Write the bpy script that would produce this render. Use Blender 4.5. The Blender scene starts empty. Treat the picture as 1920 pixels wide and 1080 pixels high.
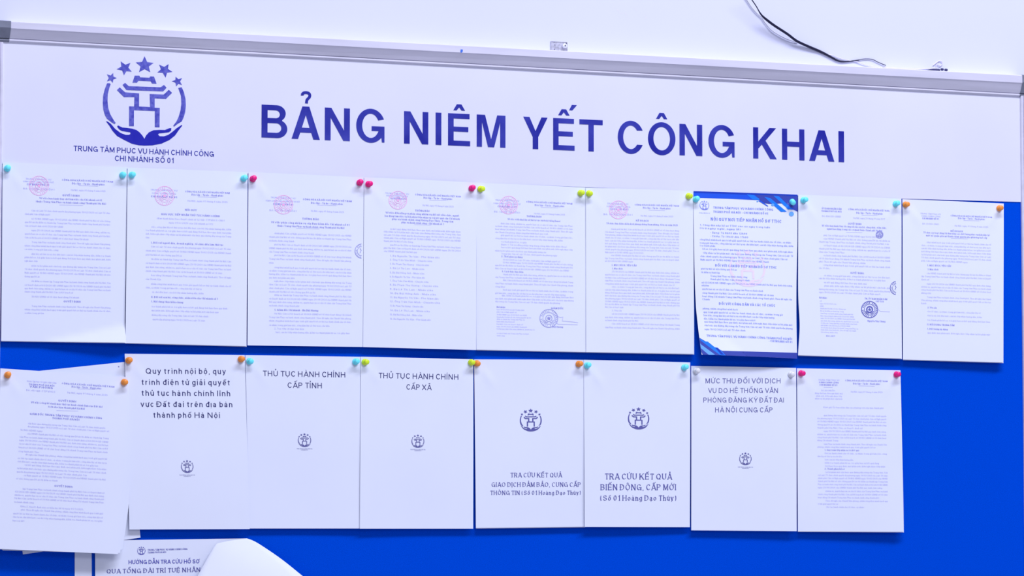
import bpy, math, random, unicodedata
import numpy as np
from mathutils import Matrix, Vector
from mathutils.geometry import tessellate_polygon

SC = bpy.context.scene
COL = SC.collection
random.seed(7)

# ------------------------------------------------------------------ camera, world, lamps, exposure
FPX = 6446.0                                  # focal length in pixels of the 1920 wide frame
RIGHT = Vector((0.93313, -0.35953, -0.00009))
FWD = Vector((0.358577, 0.930645, 0.072957))
UP = Vector((-0.026146, -0.068111, 0.997335))
CAM = Vector((-1.26631, -5.64839, 2.2 - 0.62871))
cam = bpy.data.cameras.new('camera')
cam.sensor_width = 36.0
cam.lens = FPX / 1920.0 * 36.0
cam.clip_end = 60
camo = bpy.data.objects.new('camera', cam)
M = Matrix(((RIGHT.x, UP.x, -FWD.x, CAM.x), (RIGHT.y, UP.y, -FWD.y, CAM.y), (RIGHT.z, UP.z, -FWD.z, CAM.z), (0, 0, 0, 1)))
camo.matrix_world = M
COL.objects.link(camo)
SC.camera = camo

world = bpy.data.worlds.new('world')
world.use_nodes = True
world.node_tree.nodes['Background'].inputs[0].default_value = (0.80, 0.82, 1.08, 1)
world.node_tree.nodes['Background'].inputs[1].default_value = 0.40
SC.world = world

def area_lamp(name, loc, target, sx, sy, power, col):
    l = bpy.data.lights.new(name, 'AREA')
    l.shape = 'RECTANGLE'; l.size = sx; l.size_y = sy; l.energy = power; l.color = col
    o = bpy.data.objects.new(name, l)
    o.location = loc
    d = Vector(target) - Vector(loc)
    o.rotation_euler = d.to_track_quat('-Z', 'Y').to_euler()
    COL.objects.link(o)
    return o
# the hall's ceiling panel, a long row parallel to the wall, then a fill lamp
area_lamp('ceiling_and_fill_light', (1.9, -2.9, 6.2), (1.3, 0, 1.9), 5.0, 0.7, 455, (0.79, 0.81, 1.0))
area_lamp('ceiling_and_fill_light', (1.0, -6.5, 4.2), (1.0, 0, 1.8), 3.0, 1.2, 75, (0.79, 0.81, 1.0))  # added soft frontal fill, evens out the brightness of the lower row

SC.view_settings.view_transform = 'Standard'
SC.view_settings.look = 'None'
SC.view_settings.exposure = -0.47
SC.view_settings.gamma = 1.0
SC.view_settings.use_curve_mapping = False

def at(px, py, d=0.0):
    """World point on the plane parallel to the wall, d metres in front of the felt (y = -d), seen at pixel px, py."""
    r = FWD + RIGHT * ((px - 960.0) / FPX) - UP * ((py - 540.0) / FPX)
    return CAM + r * ((-d - CAM.y) / r.y)

# ------------------------------------------------------------------ materials
def srgb(r, g, b):
    f = lambda c: (c / 255 / 12.92) if c / 255 <= 0.04045 else ((c / 255 + 0.055) / 1.055) ** 2.4
    return (f(r), f(g), f(b), 1)

def material(name, col, rough=0.6, metal=0.0, noise=None, bump=None, spec=0.4, trans=0.0, sheen=0.0, col2=None, coat=0.0, emit=None):
    m = bpy.data.materials.new(name)
    m.use_nodes = True
    nt = m.node_tree
    p = nt.nodes['Principled BSDF']
    p.inputs['Base Color'].default_value = col
    p.inputs['Roughness'].default_value = rough
    p.inputs['Metallic'].default_value = metal
    p.inputs['Specular IOR Level'].default_value = spec
    p.inputs['Transmission Weight'].default_value = trans
    p.inputs['Sheen Weight'].default_value = sheen
    p.inputs['Coat Weight'].default_value = coat
    tc = nt.nodes.new('ShaderNodeTexCoord')
    if noise:
        scale, amt = noise[:2]
        n = nt.nodes.new('ShaderNodeTexNoise')
        n.inputs['Scale'].default_value = scale
        n.inputs['Detail'].default_value = 4
        if len(noise) > 2:
            mp = nt.nodes.new('ShaderNodeMapping')
            mp.inputs['Scale'].default_value = noise[2]
            nt.links.new(tc.outputs['Object'], mp.inputs['Vector'])
            nt.links.new(mp.outputs['Vector'], n.inputs['Vector'])
        else:
            nt.links.new(tc.outputs['Object'], n.inputs['Vector'])
        r = nt.nodes.new('ShaderNodeValToRGB')
        c2 = col2 if col2 else tuple(c * (1 - amt) for c in col[:3]) + (1,)
        r.color_ramp.elements[0].position = 0.35
        r.color_ramp.elements[1].position = 0.65
        r.color_ramp.elements[0].color = c2
        r.color_ramp.elements[1].color = col
        nt.links.new(n.outputs['Fac'], r.inputs['Fac'])
        nt.links.new(r.outputs['Color'], p.inputs['Base Color'])
    if bump:
        n = nt.nodes.new('ShaderNodeTexNoise')
        n.inputs['Scale'].default_value = bump[0]
        n.inputs['Detail'].default_value = 3
        nt.links.new(tc.outputs['Object'], n.inputs['Vector'])
        b = nt.nodes.new('ShaderNodeBump')
        b.inputs['Strength'].default_value = bump[1]
        b.inputs['Distance'].default_value = bump[2]
        nt.links.new(n.outputs['Fac'], b.inputs['Height'])
        nt.links.new(b.outputs['Normal'], p.inputs['Normal'])
    return m

MAT = {
    'wall': material('wall_paint', (0.765, 0.79, 0.95, 1), 0.7, noise=(2.0, 0.02), bump=(60, 0.1, 0.0005), spec=0.2),
    'floor': material('floor_tile', (0.55, 0.55, 0.56, 1), 0.4, noise=(4, 0.1)),
    'rail': material('brushed_aluminium', (0.76, 0.75, 0.87, 1), 0.65, metal=0.1, noise=(40, 0.12, (0.12, 1, 1)), bump=(90, 0.1, 0.0002)),
    'corner': material('grey_plastic', (0.22, 0.24, 0.31, 1), 0.5, noise=(60, 0.15)),
    'header': material('white_vinyl', (0.80, 0.81, 0.95, 1), 0.45, noise=(5, 0.03), spec=0.3),
    'felt': material('blue_felt', (0.0005, 0.086, 0.78, 1), 1.0, noise=(900, 0.25), bump=(1400, 0.6, 0.0006), spec=0.0),
    'paper': material('white_paper', (0.84, 0.885, 1.0, 1), 0.7, noise=(9, 0.015), spec=0.15),
    'inkb2': material('heading_blue_ink', (0.10, 0.10, 0.45, 1), 0.7, spec=0.1),
    'paper2': material('white_card', (0.86, 0.90, 1.0, 1), 0.7, noise=(9, 0.015), spec=0.15),
    'ink': material('grey_blue_ink', (0.54, 0.54, 0.92, 1), 0.7, spec=0.1),
    'inkb': material('darker_ink', (0.33, 0.33, 0.78, 1), 0.7, spec=0.1),
    'inkblue': material('blue_ink', (0.25, 0.30, 0.82, 1), 0.7, spec=0.1),
    'head': material('charcoal_ink', (0.045, 0.047, 0.17, 1), 0.6, spec=0.2),
    'headgrey': material('faded_grey_ink', (0.14, 0.14, 0.36, 1), 0.6, spec=0.2),
    'serif': material('serif_ink', (0.13, 0.13, 0.38, 1), 0.6, spec=0.2),
    'letter': material('navy_letter_ink', (0.011, 0.016, 0.31, 1), 0.45, noise=(14, 0.0), col2=(0.04, 0.05, 0.40, 1), spec=0.3),
    'embdark': material('navy_emblem_ink', (0.006, 0.008, 0.40, 1), 0.45, noise=(60, 0.0), col2=(0.012, 0.015, 0.42, 1), spec=0.3),
    'embmid': material('mid_navy_emblem_ink', (0.06, 0.065, 0.45, 1), 0.45, noise=(160, 0.0), col2=(0.14, 0.15, 0.58, 1), spec=0.3),  # paler mottled navy for every header emblem piece except the palms
    'seal': material('pink_seal_ink', (0.98, 0.52, 0.82, 1), 0.7),
    'sealred': material('red_ink', (0.75, 0.15, 0.45, 1), 0.7),
    'sealgrey': material('grey_seal_ink', (0.33, 0.34, 0.72, 1), 0.7),
    'sealdark': material('dark_seal_ink', (0.13, 0.14, 0.5, 1), 0.7),
    'water': material('pale_watermark_ink', (0.93, 0.78, 0.90, 1), 0.7),
    'navy': material('print_navy', (0.004, 0.045, 0.50, 1), 0.4, spec=0.4),
    'royal': material('print_royal_blue', (0.01, 0.10, 0.78, 1), 0.4, spec=0.4),
    'bright': material('print_bright_blue', (0.01, 0.22, 1.0, 1), 0.4, spec=0.4),
    'slate': material('print_slate_blue', (0.045, 0.07, 0.42, 1), 0.4, spec=0.4),
    'sky': material('print_sky_blue', (0.16, 0.45, 1.0, 1), 0.4, spec=0.4),
    'cable': material('black_cable', (0.006, 0.006, 0.035, 1), 0.45),
    'greycable': material('grey_wire', (0.50, 0.50, 0.58, 1), 0.5),
    'palewire': material('pale_wire', (0.86, 0.82, 0.93, 1), 0.5),
    'zinc': material('zinc_plate', (0.66, 0.66, 0.76, 1), 0.45, metal=0.3, noise=(180, 0.35)),
    'screw': material('bright_screw', (0.92, 0.94, 1, 1), 0.3, metal=0.3),
    'black': material('black_recess', (0.03, 0.03, 0.12, 1), 0.6),
    'tape': material('blue_tape', (0.05, 0.18, 0.75, 1), 0.5),
    'scuff': material('wall_scuff', (0.78, 0.78, 0.90, 1), 0.8),
    'needle': material('steel', (0.6, 0.6, 0.65, 1), 0.3, metal=1.0),
    'turquoise': material('turquoise_plastic', (0.17, 0.92, 1.0, 1), 0.3, spec=0.5),
    'pink': material('pink_plastic', (0.95, 0.008, 0.24, 1), 0.3, spec=0.5),
    'lime': material('lime_plastic', (0.75, 0.98, 0.03, 1), 0.3, spec=0.5),
    'orange': material('orange_plastic', (1.0, 0.34, 0.05, 1), 0.3, spec=0.5),
    'clear': material('milky_clear_plastic', (0.97, 0.98, 1.0, 1), 0.2, trans=0.12, spec=0.5),
}

# ------------------------------------------------------------------ object helpers
def mesh_obj(name, verts, faces, mat, parent=None, smooth=False):
    me = bpy.data.meshes.new(name)
    me.from_pydata([tuple(v) for v in verts], [], [tuple(int(i) for i in f) for f in faces])
    me.materials.append(mat)
    if smooth:
        me.polygons.foreach_set('use_smooth', [True] * len(me.polygons))
    me.update()
    o = bpy.data.objects.new(name, me)
    COL.objects.link(o)
    if parent:
        o.parent = parent
    return o

def tag(o, label=None, cat=None, group=None, kind=None):
    if label: o['label'] = label
    if cat: o['category'] = cat
    if group: o['group'] = group
    if kind: o['kind'] = kind
    return o

def empty(name, loc=(0, 0, 0)):
    o = bpy.data.objects.new(name, None)
    o.location = loc
    COL.objects.link(o)
    return o

def box(x0, x1, y0, y1, z0, z1):
    v = [(x0, y0, z0), (x1, y0, z0), (x1, y1, z0), (x0, y1, z0), (x0, y0, z1), (x1, y0, z1), (x1, y1, z1), (x0, y1, z1)]
    f = [(0, 3, 2, 1), (4, 5, 6, 7), (0, 1, 5, 4), (1, 2, 6, 5), (2, 3, 7, 6), (3, 0, 4, 7)]
    return v, f

def join(parts):
    V, F = [], []
    for v, f in parts:
        n = len(V)
        V += list(v); F += [tuple(i + n for i in q) for q in f]
    return V, F

def extrude_profile(prof, a, b, axis='x', flip=False):
    """prof: closed list of (depth, height); along x from a to b, or along z (height becomes x offset)."""
    V, F = [], []
    n = len(prof)
    for t in (a, b):
        for d, h in prof:
            V.append((t, -d, h) if axis == 'x' else (h, -d, t))
    for i in range(n):
        j = (i + 1) % n
        F.append((i, j, n + j, n + i))
    F.append(tuple(range(n))[::-1]); F.append(tuple(range(n, 2 * n)))
    return V, F

def tube(points, radius, seg=8, taper=None):
    pts = [Vector(p) for p in points]
    V, F = [], []
    for i, p in enumerate(pts):
        t = (pts[min(i + 1, len(pts) - 1)] - pts[max(i - 1, 0)]).normalized()
        a = t.cross(Vector((0, 1, 0)))
        if a.length < 1e-3: a = Vector((1, 0, 0))
        a.normalize(); b = t.cross(a)
        r = radius[i] if isinstance(radius, (list, tuple)) else radius
        for k in range(seg):
            an = 2 * math.pi * k / seg
            V.append(p + (a * math.cos(an) + b * math.sin(an)) * r)
    for i in range(len(pts) - 1):
        for k in range(seg):
            k2 = (k + 1) % seg
            F.append((i * seg + k, i * seg + k2, (i + 1) * seg + k2, (i + 1) * seg + k))
    F.append(tuple(range(seg))); F.append(tuple(range((len(pts) - 1) * seg, len(pts) * seg))[::-1])
    return V, F

def smooth_pts(pts, n=6):
    out = []
    P = [Vector(p) for p in pts]
    for i in range(len(P) - 1):
        p0 = P[max(i - 1, 0)]; p1 = P[i]; p2 = P[i + 1]; p3 = P[min(i + 2, len(P) - 1)]
        for k in range(n):
            t = k / n
            out.append(0.5 * ((2 * p1) + (p2 - p0) * t + (2 * p0 - 5 * p1 + 4 * p2 - p3) * t * t + (3 * p1 - p0 - 3 * p2 + p3) * t ** 3))
    out.append(P[-1])
    return out

def lathe(profile, seg=20):
    """profile (r, d) turned about -y"""
    V, F = [], []
    for r, d in profile:
        for k in range(seg):
            a = 2 * math.pi * k / seg
            V.append((r * math.cos(a), -d, r * math.sin(a)))
    for i in range(len(profile) - 1):
        for k in range(seg):
            k2 = (k + 1) % seg
            F.append((i * seg + k, i * seg + k2, (i + 1) * seg + k2, (i + 1) * seg + k))
    F.append(tuple(range(seg))[::-1]); F.append(tuple(range((len(profile) - 1) * seg, len(profile) * seg)))
    return V, F

# ------------------------------------------------------------------ lettering: glyph skeletons swept with a pen
def A(cx, cy, rx, ry, a0, a1, n=None):
    return ('arc', cx, cy, rx, ry, a0, a1)
S_ = [(.94, .76), (.86, .91), (.68, .98), (.5, 1), (.3, .985), (.13, .92), (.04, .78), (.07, .66), (.2, .575), (.5, .51), (.8, .44), (.95, .34), (1, .22), (.94, .09), (.75, .02), (.5, 0), (.24, .02), (.07, .11), (0, .26)]
def circ(cx, cy, rx, ry): return [A(cx, cy, rx, ry, 90, 450)]
# strokes: (points, flags)  c = curved ends (cut square, not extended), o = closed
UPPER = {
 'A': (.80, [([(0, 0), (.465, 1)], ''), ([(1, 0), (.535, 1)], ''), ([(.24, .27), (.76, .27)], 'cs')]),
 'B': (.66, [([(0, 0), (0, 1)], ''), ([(0, 1), (.5, 1), A(.5, .765, .42, .235, 90, -90), (0, .53)], 'cs'), ([(.3, .53), (.56, .53), A(.56, .265, .44, .265, 90, -90), (0, 0)], 'cs')]),
 'C': (.76, [([A(.5, .5, .5, .5, 38, 322)], 'c')]),
 'D': (.72, [([(0, 0), (0, 1)], ''), ([(0, 1), (.4, 1), A(.4, .5, .6, .5, 90, -90), (0, 0)], 'cs')]),
 'E': (.60, [([(0, 0), (0, 1)], ''), ([(0, 1), (1, 1)], 's'), ([(0, .52), (.93, .52)], 's'), ([(0, 0), (1, 0)], 's')]),
 'F': (.56, [([(0, 0), (0, 1)], ''), ([(0, 1), (1, 1)], 's'), ([(0, .5), (.88, .5)], 's')]),
 'G': (.80, [([A(.5, .5, .5, .5, 38, 335)], 'c'), ([(.56, .42), (1, .42)], 's'), ([(1, .42), (1, 0)], '')]),
 'H': (.72, [([(0, 0), (0, 1)], ''), ([(1, 0), (1, 1)], ''), ([(0, .52), (1, .52)], 'cs')]),
 'I': (.0, [([(0, 0), (0, 1)], '')]),
 'J': (.48, [([(1, 1), (1, .3), A(.5, .3, .5, .3, 0, -180)], 'c')]),
 'K': (.76, [([(0, 0), (0, 1)], ''), ([(.05, .36), (.9, 1)], ''), ([(.36, .6), (.97, 0)], '')]),
 'L': (.56, [([(0, 0), (0, 1)], ''), ([(0, 0), (1, 0)], 's')]),
 'M': (.84, [([(0, 0), (0, 1)], ''), ([(1, 0), (1, 1)], ''), ([(.06, 1), (.5, 0)], 's'), ([(.94, 1), (.5, 0)], 's')]),
 'N': (.72, [([(0, 0), (0, 1)], ''), ([(1, 0), (1, 1)], ''), ([(.06, 1), (.94, 0)], 's')]),
 'O': (.80, [([A(.5, .5, .5, .5, 90, 450)], 'o')]),
 'P': (.64, [([(0, 0), (0, 1)], ''), ([(0, 1), (.56, 1), A(.56, .74, .44, .26, 90, -90), (0, .48)], 'cs')]),
 'Q': (.80, [([A(.5, .5, .5, .5, 90, 450)], 'o'), ([(.6, .22), (1, -.05)], 'c')]),
 'R': (.68, [([(0, 0), (0, 1)], ''), ([(0, 1), (.56, 1), A(.56, .75, .42, .25, 90, -90), (0, .5)], 'cs'), ([(.55, .5), (.96, 0)], '')]),
 'S': (.66, [(S_, 'c')]),
 'T': (.64, [([(.5, 0), (.5, 1)], ''), ([(0, 1), (1, 1)], 's')]),
 'U': (.70, [([(0, 1), (0, .36), A(.5, .36, .5, .36, 180, 360), (1, 1)], '')]),
 'V': (.76, [([(0, 1), (.48, 0)], ''), ([(1, 1), (.52, 0)], '')]),
 'W': (1.1, [([(0, 1), (.26, 0)], ''), ([(.5, 1), (.26, 0)], ''), ([(.5, 1), (.74, 0)], ''), ([(1, 1), (.74, 0)], '')]),
 'X': (.74, [([(0, 0), (1, 1)], ''), ([(1, 0), (0, 1)], '')]),
 'Y': (.74, [([(0, 1), (.5, .4)], ''), ([(1, 1), (.5, .4)], ''), ([(.5, 0), (.5, .48)], '')]),
 'Z': (.64, [([(0, 1), (1, 1)], 's'), ([(1, 1), (0, 0)], 's'), ([(0, 0), (1, 0)], 's')]),
 '0': (.52, [([A(.5, .5, .5, .5, 90, 450)], 'o')]),
 '1': (.30, [([(1, 0), (1, 1)], ''), ([(1, .86), (0, .78)], 'cs')]),
 '2': (.52, [([A(.5, .72, .5, .28, 165, -20), (0, 0), (1, 0)], 's')]),
 '3': (.52, [([A(.48, .76, .45, .24, 160, -90), A(.48, .26, .52, .26, 90, -165)], 'c')]),
 '4': (.56, [([(.75, 0), (.75, 1)], ''), ([(.75, 1), (0, .3), (1, .3)], 's')]),
 '5': (.52, [([(.95, 1), (.15, 1), (.08, .52), A(.48, .32, .52, .32, 120, -160)], 'c')]),
 '6': (.52, [([(.9, .9), (.5, 1), (.1, .7), (0, .3)], 'c'), (circ(.5, .3, .5, .3), 'o')]),
 '7': (.52, [([(0, 1), (1, 1), (.35, 0)], 's')]),
 '8': (.52, [(circ(.5, .76, .42, .24), 'o'), (circ(.5, .26, .5, .26), 'o')]),
 '9': (.52, [(circ(.5, .7, .5, .3), 'o'), ([(1, .7), (.85, .2), (.5, 0), (.1, .1)], 'c')]),
 '.': (.0, [([(0, 0), (0, .04)], 's')]), ',': (.02, [([(1, .02), (0, -.2)], 's')]),
 '-': (.22, [([(0, .38), (1, .38)], 's')]), '/': (.3, [([(0, 0), (1, 1)], 's')]), ':': (0, [([(0, 0), (0, .04)], 's'), ([(0, .6), (0, .64)], 's')]),
 '(': (.20, [([A(1.2, .45, 1.2, .65, 125, 235)], 'c')]), ')': (.20, [([A(-.2, .45, 1.2, .65, 55, -55)], 'c')]),
 '"': (.2, [([(0, .8), (0, 1)], 's'), ([(1, .8), (1, 1)], 's')]), ';': (.02, [([(1, .02), (0, -.2)], 's'), ([(1, .6), (1, .64)], 's')]),
 '*': (.1, [([(.5, .36), (.5, .52)], 's')]),
}
LOWER = {
 'a': (.42, [([A(.45, .64, .42, .36, 155, 0), (.87, 0)], 'd'), ([(.87, .58), (.35, .52), (.06, .4), (0, .24), (.1, .07), (.35, 0), (.65, .06), (.87, .28)], 'cs')]),
 'b': (.44, [([(0, 0), (0, 2)], ''), (circ(.5, .5, .5, .5), 'o')]),
 'c': (.42, [([A(.5, .5, .5, .5, 42, 318)], 'c')]),
 'd': (.44, [([(1, 0), (1, 2)], ''), (circ(.5, .5, .5, .5), 'o')]),
 'e': (.44, [([(1, .5), A(.5, .5, .5, .5, 0, 318)], 'c'), ([(.05, .5), (1, .5)], 'cs')]),
 'f': (.26, [([(.4, 0), (.4, 1.6), A(.8, 1.6, .4, .4, 180, 90), (1, 2)], 'd'), ([(0, 1), (.95, 1)], 's')]),
 'g': (.44, [(circ(.5, .5, .5, .5), 'o'), ([(1, 1), (1, -.5), A(.5, -.5, .5, .5, 0, -155)], 'dc')]),
 'h': (.42, [([(0, 0), (0, 2)], ''), ([A(.5, .55, .5, .45, 165, 0), (1, 0)], 'd')]),
 'i': (.0, [([(0, 0), (0, 1)], ''), ([(0, 2.05), (0, 2.12)], 's')]),
 'j': (.16, [([(1, 1), (1, -.6), (.6, -1), (0, -1)], 'd'), ([(1, 1.65), (1, 1.75)], 's')]),
 'k': (.42, [([(0, 0), (0, 2)], ''), ([(.05, .36), (.85, 1)], ''), ([(.35, .6), (.97, 0)], '')]),
 'l': (.0, [([(0, 0), (0, 2)], '')]),
 'm': (.78, [([(0, 0), (0, 1)], ''), ([A(.25, .6, .25, .4, 165, 0), (.5, 0)], 'd'), ([A(.75, .6, .25, .4, 165, 0), (1, 0)], 'd')]),
 'n': (.42, [([(0, 0), (0, 1)], ''), ([A(.5, .55, .5, .45, 165, 0), (1, 0)], 'd')]),
 'o': (.46, [(circ(.5, .5, .5, .5), 'o')]),
 'p': (.44, [([(0, -1), (0, 1)], ''), (circ(.5, .5, .5, .5), 'o')]),
 'q': (.44, [([(1, -1), (1, 1)], ''), (circ(.5, .5, .5, .5), 'o')]),
 'r': (.24, [([(0, 0), (0, 1)], ''), ([(0, .55), (.3, .9), (1, 1)], 'c')]),
 's': (.36, [(S_, 'c')]),
 't': (.24, [([(.4, 1.5), (.4, .25), (.6, 0), (1, .02)], 'd'), ([(0, 1), (.95, 1)], 's')]),
 'u': (.42, [([(0, 1), (0, .45), A(.5, .45, .5, .45, 180, 345)], 'd'), ([(1, 1), (1, 0)], '')]),
 'v': (.44, [([(0, 1), (.48, 0)], ''), ([(1, 1), (.52, 0)], '')]),
 'w': (.70, [([(0, 1), (.27, 0)], ''), ([(.5, 1), (.27, 0)], ''), ([(.5, 1), (.73, 0)], ''), ([(1, 1), (.73, 0)], '')]),
 'x': (.42, [([(0, 0), (1, 1)], ''), ([(1, 0), (0, 1)], '')]),
 'y': (.44, [([(0, 1), (.5, 0)], ''), ([(1, 1), (.35, -.7), (0, -.95)], 'd')]),
 'z': (.38, [([(0, 1), (1, 1)], 's'), ([(1, 1), (0, 0)], 's'), ([(0, 0), (1, 0)], 's')]),
}
STYLES = {   # thick, thin, serif, x-height, arc steps per half turn, tracking, width scale
 'title': (.172, .150, 0, .74, 16, .15, 1.0),
 'small': (.165, .145, 0, .74, 8, .20, 1.0),
 'sans': (.135, .12, 0, .74, 8, .26, .98),
 'sansbold': (.19, .16, 0, .74, 6, .16, .95),
 'serifbold': (.185, .06, .06, .68, 7, .24, .95),
 'body': (.15, .09, 0, .68, 3, .22, .82),
 'bodyb': (.22, .12, 0, .70, 3, .26, .84),
}
def width_at(dx, dy, st):
    thick, thin = st[0], st[1]
    L = math.hypot(dx, dy) or 1
    if st[2]:
        th = math.atan2(dy, dx) - math.radians(24)
        return math.hypot(thick * math.sin(th), thin * math.cos(th))
    s = abs(dy) / L
    return thin + (thick - thin) * s

def sweep(pts, st, flags, lev, V, F, wfix=None):
    n = len(pts)
    closed = 'o' in flags
    if closed: pts = pts[:-1]; n -= 1
    Ls, Rs = [], []
    for i in range(n):
        x, y = pts[i]
        if closed:
            a = pts[i - 1]; b = pts[(i + 1) % n]
        else:
            a = pts[i - 1] if i > 0 else None; b = pts[i + 1] if i < n - 1 else None
        d1 = (x - a[0], y - a[1]) if a else None
        d2 = (b[0] - x, b[1] - y) if b else None
        if d1 is None: d1 = d2
        if d2 is None: d2 = d1
        l1 = math.hypot(*d1) or 1e-6; l2 = math.hypot(*d2) or 1e-6
        d1 = (d1[0] / l1, d1[1] / l1); d2 = (d2[0] / l2, d2[1] / l2)
        tx, ty = d1[0] + d2[0], d1[1] + d2[1]
        tl = math.hypot(tx, ty)
        if tl < 1e-3: tx, ty = d1; tl = 1
        tx /= tl; ty /= tl
        c = max(0.35, tx * d1[0] + ty * d1[1])
        w = (wfix or width_at(tx, ty, st)) / 2 / c
        L = [x - ty * w, y + tx * w]; R = [x + ty * w, y - tx * w]
        end = 0 if closed else (-1 if i == 0 else (1 if i == n - 1 else 0))
        if end:
            hw = st[0] / 2
            sq = 'c' in flags or ('d' in flags and end == -1 and 'z' not in flags)
            if 'd' in flags:                     # first end curved, last end a stem (or the reverse for a stem-first stroke)
                sq = abs(ty) < .85
                if 'c' in flags and end == 1: sq = True
            if not sq:
                if abs(ty) > .35 and 's' not in flags:
                    Y = y + (hw if ty * end > 0 else -hw)
                    for P in (L, R):
                        k = (Y - P[1]) / ty
                        P[0] += tx * k; P[1] = Y
                elif 's' in flags and abs(ty) > .35 and abs(tx) > .02:
                    pass
                else:
                    e = hw if not wfix else wfix / 2
                    for P in (L, R): P[0] += tx * e * end; P[1] += ty * e * end
        Ls.append(L); Rs.append(R)
    b0 = len(V)
    for L, R in zip(Ls, Rs):
        V.append((L[0], L[1], lev)); V.append((R[0], R[1], lev))
    m = n if closed else n - 1
    for i in range(m):
        j = (i + 1) % n
        F.append((b0 + 2 * i, b0 + 2 * i + 1, b0 + 2 * j + 1, b0 + 2 * j))

def expand(pts, steps):
    out = []
    for p in pts:
        if p[0] == 'arc':
            _, cx, cy, rx, ry, a0, a1 = p
            n = max(2, int(round(abs(a1 - a0) / 180 * steps)))
            if abs(a1 - a0) >= 359: n = max(6, n)
            for k in range(n + 1):
                a = math.radians(a0 + (a1 - a0) * k / n)
                q = (cx + rx * math.cos(a), cy + ry * math.sin(a))
                if not out or math.hypot(q[0] - out[-1][0], q[1] - out[-1][1]) > 1e-4: out.append(q)
        else:
            out.append(p)
    return out

GC = {}
def glyph(ch, style):
    key = (ch, style)
    if key in GC: return GC[key]
    st = STYLES[style]
    thick, thin, serif, xh, steps, track, wsc = st
    hw = thick / 2; ht = thin / 2
    if ch == ' ':
        GC[key] = (np.zeros((0, 3)), np.zeros((0, 4), int), .30 if style != 'title' else .36)
        return GC[key]
    nf = unicodedata.normalize('NFD', ch)
    base = nf[0]; marks = nf[1:]
    bar = base in 'Đđ'
    if base == 'Đ': base = 'D'
    if base == 'đ': base = 'd'
    low = base in LOWER
    W, strokes = (LOWER if low else UPPER).get(base, UPPER['-'])
    W = W * wsc
    if low and marks and base == 'i': strokes = strokes[:1]
    top = xh if low else 1.0
    def my(y):
        if not low: return ht + y * (1 - 2 * ht)
        if y < 0: return ht + y * .27
        if y <= 1: return ht + y * (xh - 2 * ht)
        return (xh - ht) + (y - 1) * (1.0 - xh)
    V, F = [], []
    lev = 0
    for pts, fl in strokes:
        P = [(hw + x * W, my(y)) for x, y in expand(pts, steps)]
        if len(P) > 4 and steps < 5 and base in 'Ss': P = P[::2] + ([P[-1]] if len(P) % 2 == 0 else [])
        sweep(P, (st[0], st[1], st[2]), fl, lev, V, F)
        lev += 1
        if serif:
            for k, q in ((0, 1), (-1, -2)):
                if 'o' in fl: continue
                x, y = P[k]; dx, dy = x - P[q][0], y - P[q][1]
                L = math.hypot(dx, dy) or 1
                if abs(dy) / L > .35 and not ('c' in fl) and not ('s' in fl) and not ('d' in fl and abs(dy) / L < .9):
                    Y = y + (ht if dy > 0 else -ht) * .2
                    X = x
                    sweep([(X - hw - serif, Y), (X + hw + serif, Y)], st, 'c', lev, V, F, wfix=thin)
                    lev += 1
                elif 's' in fl and abs(dx) / L > .9 and base in 'EFTLZ' and abs(x - hw) > .05 or (base == 'T' and 's' in fl and abs(dx) / L > .9):
                    s = -1 if y > .5 else 1
                    sweep([(x, y), (x, y + s * .17)], st, 'c', lev, V, F, wfix=thin * 1.2)
                    lev += 1
    cx = hw + W / 2
    if base in 'aq': cx += 0
    gap = .09 if style in ('title',) else .10
    mw = max(.07, st[0] * .62)
    by = top + gap + mw * .5
    stk = 0
    has_c = '\u0302' in marks or '\u0306' in marks
    k = .8 if low else 1.0
    def mk(pts, fl='c', w=None):
        nonlocal lev
        sweep([(cx + x * k, by + y * k) for x, y in pts], st, fl, lev, V, F, wfix=(w or mw)); lev += 1
    for m in marks:
        if m == '\u0302': mk([(-.17, -.03), (-.02, .12), (.02, .12), (.17, -.03)])
        elif m == '\u0306': mk([(-.16, .12), (-.1, .02), (0, -.02), (.1, .02), (.16, .12)])
        elif m == '\u031b':
            x = (hw * 2 + W - hw - cx) / k; y0 = (top - ht - by) / k
            mk([(x - .03, y0 - .05), (x + .12, y0 + .02), (x + .15, y0 + .2)])
    ox, oy = (.25, .13) if has_c else (0, 0)
    for m in marks:
        if m == '\u0301': mk([(ox - .05, oy - .02), (ox + .1, oy + .14)])
        elif m == '\u0300': mk([(ox + .05, oy - .02), (ox - .1, oy + .14)])
        elif m == '\u0303': mk([(ox * 0 - .17, oy * 1.5 + .0), (-.08, oy * 1.5 + .1), (.08, oy * 1.5 + .02), (.17, oy * 1.5 + .12)])
        elif m == '\u0309':
            if style == 'title': mk([(-.115, .155), (-.10, .215), (-.03, .26), (.05, .258), (.11, .215), (.118, .155), (.08, .10), (.02, .06), (.0, -.03)], w=.085)
            else: mk([(ox - .08, oy + .12), (ox - .02, oy + .2), (ox + .08, oy + .17), (ox + .07, oy + .08), (ox, oy + .02), (ox, oy - .04)])
        elif m == '\u0323':
            sweep([(cx - mw * .5, -.17), (cx + mw * .5, -.17)], st, 'c', lev, V, F, wfix=mw); lev += 1
    if bar:
        if low: sweep([(hw + W - .18, 1 - .17), (hw * 2 + W + .06, 1 - .17)], st, 'c', lev, V, F, wfix=thin)
        else: sweep([(-.08, .52), (hw + W * .45, .52)], st, 'c', lev, V, F, wfix=thin)
    adv = W + 2 * hw + track * (1 if base not in 'TVAY' else .6)
    if style == 'title' and base == 'A': adv = W + 2 * hw + track * .45
    if base in 'Cc': adv -= .09
    g = (np.array(V, float), np.array(F, int), adv)
    GC[key] = g
    return g

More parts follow.
